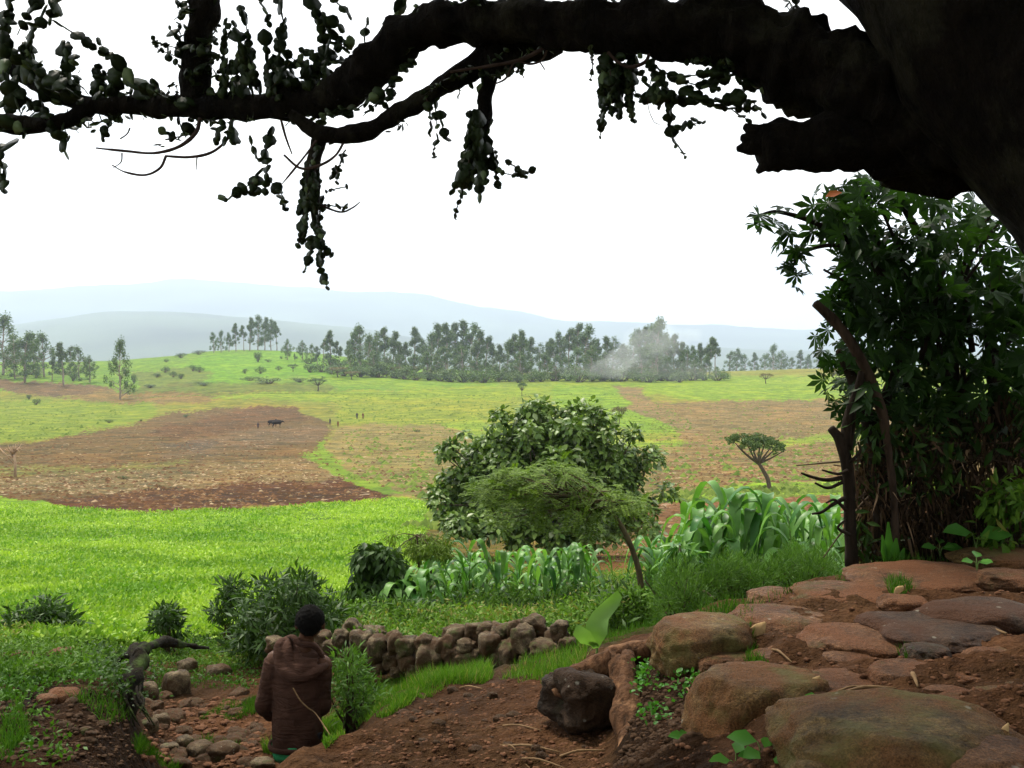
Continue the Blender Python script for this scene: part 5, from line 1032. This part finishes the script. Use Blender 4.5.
for k in range(3):
    a = -.9+k*.8; b.tube([base+[0, 0, .5], base+[.9*math.cos(a), .9*math.sin(a), .12], base+[1.8*math.cos(a), 1.8*math.sin(a), gz(base[0]+1.8*math.cos(a), base[1]+1.8*math.sin(a))-base[2]-.08]], [.3, .2, .08], 12, .3, seed=k, freq=4, sub=5)
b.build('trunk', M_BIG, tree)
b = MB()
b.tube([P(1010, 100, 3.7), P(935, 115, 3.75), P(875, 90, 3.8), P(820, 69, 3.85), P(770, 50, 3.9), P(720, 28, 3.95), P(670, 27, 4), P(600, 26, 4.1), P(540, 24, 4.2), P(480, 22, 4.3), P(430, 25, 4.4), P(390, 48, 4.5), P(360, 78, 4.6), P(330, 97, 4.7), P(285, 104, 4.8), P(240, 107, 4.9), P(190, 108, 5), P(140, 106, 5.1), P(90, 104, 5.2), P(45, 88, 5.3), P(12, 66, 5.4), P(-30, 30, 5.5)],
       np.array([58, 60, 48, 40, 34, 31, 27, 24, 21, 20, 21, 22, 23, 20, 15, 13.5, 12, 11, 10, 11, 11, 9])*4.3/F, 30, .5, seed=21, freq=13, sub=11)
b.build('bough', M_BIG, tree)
def bough(pts, w_, d, seed, n=16, rough=.55, m_=M_BIG, nm_='branch', sub=6, dd=None):
    b = MB(); b.tube([P(x_, y_, d+(dd[i] if dd else 0)) for i, (x_, y_) in enumerate(pts)], np.array(w_)*d/F, n, rough, seed=seed, freq=13, sub=sub+3); return b.build(nm_, m_, tree)
bough([(905, 130), (860, 138), (820, 142), (785, 146), (764, 148), (758, 149)], [34, 29, 25, 24, 23, 17], 3.75, 31, 20, .4, nm_='broken_stub')
for pts_, w_ in (([(790, 134), (762, 134), (744, 126)], [13, 11, 3]), ([(790, 146), (756, 146), (737, 149)], [12, 11, 3]), ([(780, 138), (752, 139), (741, 137)], [9, 8, 3])): bough(pts_, w_, 3.72, int(pts_[2][1]), 9, .6, nm_='stub_splinter')
bough([(795, 158), (770, 163), (757, 172)], [10, 9, 3], 3.72, 34, 8, .6, nm_='stub_splinter')
bough([(560, 40), (500, 55), (455, 78), (420, 100), (385, 122), (355, 134), (325, 134), (305, 124), (290, 114)], [14, 14, 12, 10, 9, 9, 8, 7, 5], 4.4, 35)
bough([(198, 108), (196, 70), (199, 35), (208, 0), (220, -60)], [12, 13.5, 13.5, 14, 12], 5, 36, 22, .55)
bough([(-30, 118), (20, 126), (60, 122), (95, 105)], [8, 9, 8, 7], 5.2, 37)
bough([(960, -60), (840, -75), (700, -90), (560, -90), (400, -160)], [30, 34, 30, 24, 16], 3.9, 38)
bough([(490, 45), (492, 65), (487, 90), (484, 115), (478, 140)], [9, 9, 8, 7, 5], 4.35, 39, 10, .4)
bough([(322, 132), (316, 150), (312, 175), (314, 200), (316, 230)], [9, 8, 7, 5, 3], 4.5, 40, 10, .4)
for pts, w_, d, s_ in [([(200, 118), (196, 132), (180, 146), (155, 153), (125, 151), (96, 148)], [3, 3, 3, 2.5, 2, 1.5], 4.9, 1), ([(232, 120), (228, 138), (212, 152), (190, 157), (165, 156)], [3.5, 3, 2.6, 2.2, 1.5], 4.9, 2), ([(166, 156), (160, 168), (145, 175), (125, 172), (112, 165)], [1.8, 1.8, 1.6, 1.5, 1], 4.9, 3), ([(122, 153), (121, 162), (113, 168)], [1.5, 1.2, .8], 4.9, 4), ([(197, 157), (196, 170)], [1, .8], 4.9, 5), ([(130, 128), (127, 134), (120, 139)], [1.5, 1.2, 1], 5, 6), ([(281, 120), (286, 138), (292, 154)], [2, 1.8, 1], 4.7, 7), ([(345, 140), (335, 156), (318, 166), (300, 168), (284, 155)], [2, 2, 2, 1.8, 1.4], 4.4, 8), ([(318, 138), (308, 152), (292, 172), (282, 184)], [2.5, 2.2, 1.8, 1], 4.4, 9), ([(545, 48), (520, 60), (490, 66), (450, 72)], [3, 3, 2.8, 2], 4.2, 10), ([(548, 48), (542, 60), (530, 64), (515, 62), (506, 78), (495, 84)], [2, 2, 2, 1.8, 1.5, 1], 4.2, 11), ([(540, 62), (545, 70)], [1.2, .8], 4.2, 12), ([(608, 52), (618, 62), (630, 67), (645, 62), (650, 52)], [2.5, 3, 3, 2.5, 2], 4., 13), ([(690, 44), (700, 54), (715, 56), (735, 55)], [1.4, 1.4, 1.2, .8], 3.95, 14), ([(320, 205), (340, 212), (352, 208), (360, 202)], [2, 1.8, 1.5, 1], 4.5, 15), ([(655, 60), (648, 100), (653, 120), (660, 125)], [1, .8, .7, .5], 4., 16)]:
    bough(pts, [k_*.62 for k_ in w_], d, s_, 7, .6, M_TWG, 'twig', 6)

# trailing jointed vines: flat fleshy leaves strung like beads
rv = np.random.RandomState(77)
def string(lf, st, x0, y0, x1, y1, d, size=6., sag=0., wig=3., grow=0.):
    L_ = math.hypot(x1-x0, y1-y0); n = max(2, int(L_/(size*.95))); pts = []
    ph_ = rv.rand()*6
    for i in range(n+1):
        f = i/n; pts.append(P(x0+(x1-x0)*f+wig*math.sin(ph_+f*4)*f, y0+(y1-y0)*f+sag*math.sin(f*math.pi), d+.03*math.sin(ph_+f*7)))
    pts = np.array(pts); st.tube(pts[:-1] if len(pts) > 2 else pts, .0022*d/4, 4, cap=False)
    A = norm(np.diff(pts, axis=0)+.02*rv.randn(n, 3)*size*d/F); sz = size*d/F*(1.25+1.1*rv.rand(n)**1.5)*(1+grow*np.linspace(0, 1, n)); sz[-1] *= .7
    lf.scatter(PAD, pts[:-1], A, norm(np.array([0, -1, 0])+.75*rv.randn(n, 3)), sz, sz*(.75+.45*rv.rand(n)), rv.rand(n))
def vine(label, strings, d, group=None, extra=None):
    x0, y0 = strings[0][0], strings[0][1]; t_ = thing('trailing_vine', label, 'vine', P(x0, y0, d), group); l = MB(); s_ = MB()
    for a in strings:
        dd_ = d+rv.randn()*.05
        if extra: dd_ = float(np.interp(a[0], [k_[0] for k_ in BL[::-1]], [k_[2] for k_ in BL[::-1]]))+rv.randn()*.05
        string(l, s_, a[0], a[1], a[2], a[3], dd_, *(a[4:]))
    l.build('leaves', L_PAD, t_)
    if not extra and len(strings) < 25 or 'tangle' in label: s_.build('stem', M_TWG, t_)
vine('long thick trailing vine hanging alone under the middle of the bough', [(485, 70, 480, 120, 6, 0, 2)]+[(480+rv.randn()*5, 108+rv.rand()*14, 482+rv.randn()*14, 165+rv.rand()*42, 7+rv.rand()*2.5, 0, 4) for _ in range(13)]+[(470, 150, 463, 200, 6), (463, 190, 455, 222, 4.5), (495, 150, 500, 190, 5), (500, 172, 538, 168, 4, 5), (505, 160, 530, 178, 4)], 4.35)
vine('longest ragged vine reaching lowest of all from the thin curved branch', [(318, 140, 312, 175, 5), (314, 170, 318, 230, 5), (316, 220, 322, 270, 6), (318, 255, 326, 292, 6), (312, 235, 306, 275, 5), (320, 245, 333, 258, 5)]+[(313+rv.randn()*5, 150+rv.rand()*60, 312+rv.randn()*9, 190+rv.rand()*60, 4.5+rv.rand()*2) for _ in range(13)]+[(322, 205, 352, 208, 4), (325, 192, 348, 186, 4), (330, 180, 348, 150, 4.5), (335, 165, 340, 185, 4)], 4.5)
vine('vine of dark leaves hanging beside the longest ragged vine', [(272, 126, 262, 165, 8), (266, 150, 268, 195, 7), (262, 168, 250, 190, 8), (258, 180, 220, 202, 6), (268, 178, 288, 205, 6), (276, 190, 290, 212, 5), (250, 135, 256, 162, 5), (262, 190, 245, 196, 6), (225, 196, 215, 201, 6)], 4.7)
vine('bunch of short beaded strings under the bough before the bare sky gap', [(598+rv.rand()*42, 52+rv.rand()*14, 596+rv.rand()*40, 92+rv.rand()*34, 5+rv.rand()*2.5) for _ in range(17)]+[(600, 60, 600, 140, 4.5), (604, 90, 602, 132, 5), (590, 45, 593, 82, 3.5), (620, 70, 616, 118, 5)], 4.05)
vine('spreading leafy vine cluster reaching from the bough towards the broken stub', [(648, 60, 672, 100, 6), (660, 70, 674, 122, 6), (668, 100, 674, 150, 6), (672, 140, 690, 160, 5), (674, 128, 705, 122, 6), (690, 118, 708, 124, 6), (650, 95, 700, 102, 7), (680, 88, 745, 96, 7.5, 8), (690, 95, 760, 108, 7.5, 6), (670, 78, 738, 70, 6.5), (700, 84, 752, 64, 6.5, 4), (720, 60, 742, 56, 7), (716, 66, 738, 72, 7), (735, 78, 765, 92, 7), (740, 92, 766, 82, 7), (745, 100, 752, 118, 7), (752, 100, 764, 118, 6), (640, 70, 655, 105, 6), (632, 80, 640, 106, 6), (650, 60, 662, 108, 5.5), (676, 80, 720, 90, 6), (730, 108, 748, 122, 6), (655, 66, 690, 88, 7), (640, 98, 690, 104, 6)], 3.95)
vine('short pair of beaded strings hanging where the two branches part', [(422, 90, 430, 112, 6), (428, 105, 432, 138, 5.5), (436, 88, 438, 130, 6), (440, 110, 447, 145, 8), (438, 135, 434, 160, 4), (398, 116, 400, 132, 5)], 4.4)
vine('small leaves hanging from the underside of the bough near the long thick vine', [(470, 78, 471, 92, 6), (458, 82, 459, 100, 3.5), (492, 76, 522, 70, 4.5), (505, 66, 512, 78, 4), (520, 62, 522, 82, 4), (478, 74, 500, 78, 6), (445, 80, 465, 74, 5)], 4.3)
vine('vine trailing off the thin lower branch near the fork', [(392, 88, 385, 110, 7), (400, 76, 372, 100, 6.5), (378, 96, 350, 112, 7), (356, 106, 325, 116, 7), (345, 112, 322, 114, 6), (415, 60, 396, 74, 6), (412, 45, 400, 72, 5), (384, 100, 360, 116, 6), (340, 105, 352, 118, 6)], 4.45)
up_ = [(262, 92, 242, 50, 7.5, 0, 3), (248, 80, 236, 20, 8), (256, 88, 248, 30, 8), (252, 62, 240, 5, 7.5), (270, 88, 262, 30, 8), (275, 90, 285, 20, 7), (284, 40, 280, -5, 8), (290, 85, 270, 60, 7), (300, 90, 275, 72, 8), (270, 28, 262, -4, 6), (330, 60, 308, -5, 9), (345, 32, 318, 8, 8), (350, 52, 322, 38, 7), (340, 46, 318, 12, 7), (352, 18, 330, -8, 7), (352, 50, 330, 30, 6), (310, 70, 282, 50, 7), (318, 78, 300, 55, 7), (360, 62, 300, 48, 7, 6), (300, 64, 270, 66, 7), (355, 40, 330, 50, 7), (345, 60, 322, 60, 7), (280, 100, 262, 68, 7), (296, 96, 290, 70, 9), (316, 92, 308, 66, 9), (330, 88, 318, 62, 9), (286, 66, 262, 84, 8), (266, 96, 292, 60, 7), (306, 88, 280, 78, 7)]
vine('tangle of bead leaf strings growing on top of the bough near its bend', up_, 4.75)
vine('vine with small leaves clinging to the upright branch on its far side', [(212, 78, 232, 60, 6), (222, 90, 228, 48, 7), (218, 92, 246, 80, 6), (226, 88, 222, 30, 6.5), (232, 40, 226, 18, 6), (214, 70, 222, 88, 5), (236, 86, 240, 62, 6), (212, 36, 222, 22, 5), (206, 92, 222, 96, 6), (230, 100, 252, 92, 6)], 4.95)
vine('sprig of small round leaves on the near side of the upright branch', [(182, 45, 170, 25, 6), (176, 56, 162, 50, 5), (178, 48, 150, 42, 5), (160, 52, 150, 36, 4.5), (180, 34, 176, 20, 5), (170, 62, 166, 42, 5), (176, 85, 180, 105, 3), (168, 95, 172, 60+20, 4)], 4.95)
vine('chain of large round leaf pads arching down onto the bough', [(52, 20, 100, 50, 10), (98, 50, 112, 58, 8), (96, 38, 106, 54, 7), (112, 54, 132, 84, 13), (130, 78, 158, 102, 11), (138, 86, 182, 104, 8), (152, 78, 158, 100, 6), (146, 92, 176, 104, 8)], 5.05)
vine('vine of fat leaves hanging down at the top corner of the sky', [(58, -6, 52, 24, 8), (40, -8, 24, 24, 10), (46, 5, 40, 28, 9), (12, -8, 8, 26, 9), (26, 22, 14, 38, 9), (30, 26, 46, 22, 8), (4, 10, 10, 60, 11), (2, 30, 4, 80, 11)], 5.2)
vine('cluster of big overlapping leaves lying along the tip of the bough', [(12, 55, 50, 82, 8.6), (20, 68, 62, 104, 9.4), (35, 70, 82, 98, 10.1), (50, 90, 88, 104, 8.6), (74, 66, 76, 54, 10.1), (78, 84, 92, 96, 7.9), (95, 100, 104, 82, 7.2), (108, 96, 110, 82, 6.5), (40, 100, 50, 126, 7.2), (86, 118, 100, 126, 8.6), (0, 60, 20, 110, 10.1), (10, 80, 34, 108, 9.4)], 5.1)
vine('strings of heavy dark pads hanging at the frame edge under the bough tip', [(-4, 118, 26, 132, 14), (30, 118, 60, 128, 12), (24, 122, 26, 140, 12), (18, 142, -6, 150, 13), (0, 150, 2, 196, 8), (58, 130, 66, 160, 8.5), (50, 124, 52, 140, 6), (-5, 130, 16, 128, 12), (-4, 160, 8, 176, 9)], 5.15)
vine('little knot of leaves hanging just under the bough near the bare curved twigs', [(158, 128, 180, 142, 6), (166, 140, 188, 134, 6), (180, 124, 186, 140, 9), (156, 144, 168, 148, 5), (192, 124, 180, 138, 7), (200, 118, 196, 128, 5)], 4.95)
vine('leaf strings tucked under the top edge of the bough above the middle', [(470, 2, 482, 6, 5), (484, 0, 500, 5, 5), (556, 4, 576, 6, 5), (795, -6, 800, 14, 9), (790, 2, 792, 12, 6), (488, -8, 470, -4, 7)], 4.2)

# small leaves and stubs clinging all along the bough
BL = [(1000, 8, 3.7), (760, 8, 3.9), (700, -2, 3.95), (600, 0, 4.1), (500, 4, 4.25), (430, 4, 4.35), (380, 40, 4.5), (340, 80, 4.65), (300, 92, 4.75), (240, 97, 4.9), (150, 97, 5.05), (90, 96, 5.2), (40, 78, 5.3)]
LO = [(740, 66, 3.95), (690, 56, 4), (600, 50, 4.1), (500, 52, 4.3), (430, 92, 4.4), (385, 128, 4.45), (330, 142, 4.5), (290, 116, 4.75), (230, 119, 4.95), (150, 117, 5.05), (100, 116, 5.2), (60, 128, 5.2)]
st_ = []
for L_, sg, n_ in ((BL, -1, 46), (LO, 1, 70)):
    for k in range(n_):
        i = rv.randint(len(L_)-1); f = rv.rand(); x_ = L_[i][0]*(1-f)+L_[i+1][0]*f; y_ = L_[i][1]*(1-f)+L_[i+1][1]*f; st_.append((x_, y_-3*sg, x_+rv.randn()*12, y_+sg*(2+9*rv.rand()), 3.5+3*rv.rand()))
vine('small leaves and sprouts clinging along the whole length of the bough', st_, 4.5, None, True)
for a_, b_, n_, lb in ((0, 110, 22, 'ragged fringe of leaf strings round the tip of the bough'), (205, 385, 24, 'mixed leaf strings crossing the sky over the bend of the bough')):
    st_ = []
    for k in range(n_):
        x_ = a_+(b_-a_)*rv.rand(); y_ = float(np.interp(x_, [q_[0] for q_ in BL[::-1]], [q_[1] for q_ in BL[::-1]])); ln_ = 14+38*rv.rand(); st_.append((x_, y_+2, x_+rv.randn()*16, y_-ln_, 5.5+3.5*rv.rand(), 0, 4))
        if k % 3 == 0: st_.append((x_, y_+22, x_+rv.randn()*10, y_+26+ln_*.6, 5+2.5*rv.rand(), 0, 3))
    vine(lb, st_, 4.9, None, True)
st_ = []
for k in range(26): a = rv.rand(); st_.append((197+rv.randn()*9, 95*a, 197+rv.choice([-1, 1])*(16+8*rv.rand()), 95*a+rv.randn()*10, 4.5+3*rv.rand()))
vine('leaves clinging all round the upright branch', st_, 4.95)

# leafy crown overhead (above the view), shading the path
L_OV = leafmat('overhead_leaves', (.03, .06, .015), (.06, .1, .03), .5, .25, .3, scale=2)
b = MB(); cen = []; rad = []
for i in range(330):
    x_ = -4.5+rv.rand()*13; y_ = -7+rv.rand()*14.5; zmin = ZC+max(.36*max(y_, 0)+.25, .9)+.36*.8; zz_ = max(zmin+.9, 2.9+ZC*.6)+rv.rand()*2.4
    if math.hypot(x_-1.8, y_-.5) > 8.6: continue
    cen.append((x_, y_, zz_+.5)); rad.append(.6+.45*rv.rand())
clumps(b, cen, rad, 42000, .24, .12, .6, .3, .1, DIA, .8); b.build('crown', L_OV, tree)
b = MB()
for i in range(0, len(cen), 9):
    s0 = np.array([2.4, 3.2, 4.4]); c = np.array(cen[i]); b.tube([s0, (s0+c)/2+[0, 0, .5], c], [.09, .05, .015], 6, .2, cap=False, sub=3)
b.build('upper_limbs', M_BIG, tree)

# ------------------------------------------------------------------ castor shrub and dark tangle on the far side of the path
L_CAS = leafmat('castor_leaves', (.014, .034, .008), (.034, .08, .016), .45, .4, .25, (.35, .1, .03), 5)

base = P(865, 560, 7.6); base[2] = gz(base[0], base[1])-.05; t = thing('castor_shrub', 'tall castor shrub with star shaped leaves against the sky under the great trunk', 'shrub', base)
b = MB(); M_CST = barkmat('castor_bark', (.007, .005, .003), (.03, .021, .014), 20, .6, .01)
def cst(pts, w_, d=7.3, s_=0, m_=b): m_.tube([P(x_, y_, d) for x_, y_ in pts], np.array(w_)*d/F, 9, .22, seed=s_, freq=10, sub=5)
cst([(884, 566), (882, 500), (876, 450), (868, 420), (855, 385), (838, 350)], [11, 10, 9, 7, 6, 3], 7.2, 1)
cst([(876, 445), (885, 400), (905, 340), (900, 280), (870, 230)], [7, 6, 5, 4, 2], 7.4, 3)
cst([(960, 560), (955, 450), (950, 350), (930, 260), (900, 200)], [9, 8, 7, 5, 3], 7.6, 4)
cst([(1010, 560), (1000, 440), (990, 330), (1000, 260)], [8, 7, 6, 4], 7.6, 5)
cst([(900, 290), (860, 250), (820, 225), (780, 212), (758, 215)], [4, 3.5, 3, 2, 1], 7.3, 6)
cst([(858, 250), (830, 245), (800, 255), (790, 275)], [2.5, 2, 1.6, 1], 7.3, 7)
cst([(950, 400), (990, 360), (1030, 320)], [5, 4, 3], 7.5, 8)
for i in range(16):
    x_ = 820+rv.rand()*190; y_ = 200+rv.rand()*170; cst([(905+rv.rand()*70, 330+rv.rand()*70), ((x_+930)/2, y_*.5+165), (x_, y_)], [3, 2.2, 1.2], 7.2+rv.rand()*.6, 20+i)
b.build('branches', M_CST, t)
l = MB()
def stars(n, poly, d0, d1, size, lm_=None, tpl=PALM):
    poly = np.array(poly, float); lo, hi = poly.min(0), poly.max(0); o_ = []
    while len(o_) < n:
        q_ = lo+rv.rand(2)*(hi-lo)
        if inpoly(q_[0], q_[1], poly): o_.append(P(q_[0], q_[1], d0+rv.rand()*(d1-d0)))
    o_ = np.array(o_); A = norm(rv.randn(n, 3)*[1, .7, .5]+[-.15, 0, -.55]); N = norm(rv.randn(n, 3)*.6+[0, -.35, .65]); L_ = size*(.65+.6*rv.rand(n)); l.scatter(tpl, o_, A, N, L_, L_, rv.rand(n)*.92)
stars(300, [(872, 172), (900, 178), (960, 190), (1040, 215), (1040, 330), (960, 330), (900, 322), (860, 318), (842, 290), (840, 258), (815, 238), (830, 215), (858, 200)], 6.9, 8, .17)
stars(230, [(850, 300), (1040, 300), (1040, 440), (985, 420), (900, 430), (862, 420), (846, 385), (842, 350)], 6.9, 7.9, .17)
stars(46, [(808, 196), (862, 178), (862, 225), (840, 240), (810, 232)], 7.1, 7.5, .15)
stars(14, [(778, 225), (808, 228), (806, 262), (780, 270)], 7.1, 7.4, .13); stars(7, [(778, 255), (800, 262), (805, 290), (785, 286)], 7.1, 7.3, .12)
stars(6, [(752, 210), (785, 205), (785, 222), (755, 228)], 7.1, 7.3, .19)
stars(60, [(815, 330), (850, 325), (862, 400), (845, 425), (828, 400), (815, 360)], 7.1, 7.5, .11)
stars(50, [(825, 290), (850, 280), (862, 320), (838, 325)], 7.1, 7.5, .12)
sm_ = P(825, 197, 7.2); l.scatter(LEAF, sm_[None], np.array([[.9, 0, .3]]), np.array([[0, -.6, .6]]), .13, .07, np.array([.99]))
n = 2300; q = np.array([P(842+rv.rand()*200, 205+rv.rand()**.8*245, 6.9+rv.rand()*1.3) for _ in range(n)]); k_ = fbm(q[:, 0]*4, q[:, 2]*4, q[:, 1]*4, 3, 7) > -.08; q = q[k_]; n = len(q)
px_, py_ = proj(q[:, 0], q[:, 1], q[:, 2]); k_ = (py_ > 205+(px_-870)*.35) & ((px_ > 858) | (py_ < 330)); q = q[k_]; n = len(q)
l.scatter(LEAF, q, norm(rv.randn(n, 3)*.8+[0, 0, -.9]), norm(rv.randn(n, 3)+[0, -.5, .4]), .1+.08*rv.rand(n), .045+0*rv.rand(n), rv.rand(n)*.9)
l.build('foliage', L_CAS, t)
# forked dead trunk and broken stick at the edge of the shrub
base = P(852, 562, 7.1); base[2] = gz(base[0], base[1])-.05; t = thing('dead_forked_trunk', 'dead dark forked trunk standing in front of the brown field at the tangle edge', 'trunk', base); b = MB()
for pts, w_, s_ in [([(852, 566), (850, 520), (848, 470), (840, 440), (831, 428)], [7, 6, 6, 5, 4], 1), ([(845, 445), (848, 420), (856, 395), (862, 372)], [6, 5, 4.5, 4], 2), ([(849, 450), (853, 425), (855, 410)], [3, 2.5, 1.5], 3)]: cst(pts, w_, 7.0, s_, b)
b.build('trunk', M_CST, t); b = MB()
for pts, w_, s_ in [([(842, 478), (826, 480), (812, 477), (801, 473)], [2.5, 2, 1.6, 1], 4), ([(843, 482), (828, 488), (815, 483)], [2, 1.6, 1], 5), ([(845, 498), (832, 505), (822, 512), (812, 514)], [2.5, 2, 1.6, 1], 6), ([(846, 510), (835, 500), (826, 503)], [2, 1.5, .8], 7), ([(848, 470), (838, 474), (822, 470)], [1.8, 1.4, .8], 8), ([(850, 462), (860, 452), (858, 442)], [1.8, 1.4, .8], 9), ([(850, 535), (838, 528), (845, 520)], [1.8, 1.4, 1], 9)]: cst(pts, w_, 6.95, s_, b)
b.build('twigs', M_CST, t)
base = P(868, 420, 7.1); t = thing('broken_stick', 'thick broken bough end poking up out of the castor leaves', 'stick', base); b = MB(); cst([(896, 560), (894, 500), (887, 440), (880, 405), (862, 362), (838, 325), (815, 303)], [3.5, 3.5, 4, 5.5, 5.5, 5, 4.5], 7.0, 5, b); b.build('wood', barkmat('broken_wood', (.015, .01, .007), (.065, .043, .028), 18, .6, .01), t)
# tangle of dead hanging leaves
L_DEAD = leafmat('dead_hanging_leaves', (.02, .013, .008), (.115, .068, .04), .75, .15, .1, (.26, .17, .1), 6)
base = P(940, 565, 7.7); base[2] = gz(base[0], base[1])-.05; t = thing('dead_leaf_tangle', 'dark thatch like tangle of dead hanging leaves and creepers behind the path rocks', 'hedge', base)
b = MB()
for i in range(34):
    x_ = 846+rv.rand()*200; y_ = 425+rv.rand()*60; b.tube([P(x_, y_, 7.3+rv.rand()*.9), P(x_+rv.randn()*10, (y_+565)/2, 7.3+rv.rand()*.6), P(x_+rv.randn()*14, 572, 7.3+rv.rand()*.5)], [.012, .014, .014], 5, .2, cap=False, sub=3)
for i in range(26):
    x_ = 880+rv.rand()*140; y_ = 440+rv.rand()*80; b.tube([P(x_, y_, 7.2), P(x_+rv.randn()*30, y_+rv.randn()*14, 7.15), P(x_+rv.randn()*55, y_+rv.randn()*24, 7.1)], [.012, .01, .004], 5, .2, cap=False, sub=3)
b.build('stems', M_TW, t)
l = MB(); n = 8500
X = 853+rv.rand(n)*190; topy = np.interp(X, [838, 850, 870, 905, 940, 1043], [470, 458, 436, 425, 410, 380]); Y = topy+rv.rand(n)**.8*(556-topy); q = np.array([P(X[i], Y[i], 7.05+rv.rand()**1.4*1.3) for i in range(n)])
k_ = (fbm(q[:, 0]*7, q[:, 1]*7, q[:, 2]*1.6, 3, 3) > -.18) | (rv.rand(n) < .25); q = q[k_]; n = len(q)
l.scatter(BLADE, q, norm(rv.randn(n, 3)*.42+[0, 0, -1]), norm(rv.randn(n, 3)+[0, -1.2, 0]), .08+.2*rv.rand(n)**2, .01+.016*rv.rand(n)**2, np.clip(rv.rand(n)**2*1.0, 0, 1))
l.build('dead_leaves', L_DEAD, t)
l = MB(); n = 2200; q = np.array([P(850+rv.rand()*195, 400+rv.rand()*160, 7.0+rv.rand()*.4) for _ in range(n)]); k_ = fbm(q[:, 0]*3, q[:, 1]*3, q[:, 2]*3, 3, 5) > .05; q = q[k_]; n = len(q)
l.scatter(LEAF, q, norm(rv.randn(n, 3)*.7+[0, 0, -.7]), norm(rv.randn(n, 3)+[0, -1, .3]), .09+.06*rv.rand(n), .035+0*rv.rand(n)); l.build('creeper', L_DK, t)
shrub('leafy_weed', 'leafy green weeds standing at the foot of the tangle by the frame edge', 'weed', 7.0, 990, 1040, 478, 552, 26, 900, .1, .035, L_MD, LEAF, .4, .13, .25)
b = MB(); base = P(888, 562, 6.95); base[2] = gz(base[0], base[1]); t = thing('strap_leaf_plant', 'upright green strap leaf plant at the foot of the tangle behind the red rock hump', 'plant', base)
for dx, w_, tp in ((0, 5, 522), (8, 6, 538), (-6, 4, 535), (16, 5, 548)): b.ribbon([P(888+dx*.3, 566, 6.95), P(888+dx*.7, (566+tp)/2, 6.93), P(888+dx, tp, 6.9)], np.array([.6, 1, .2])*w_*7/F, (1, .2, 0), .3, .8)
b.build('leaves', L_SEED, t)
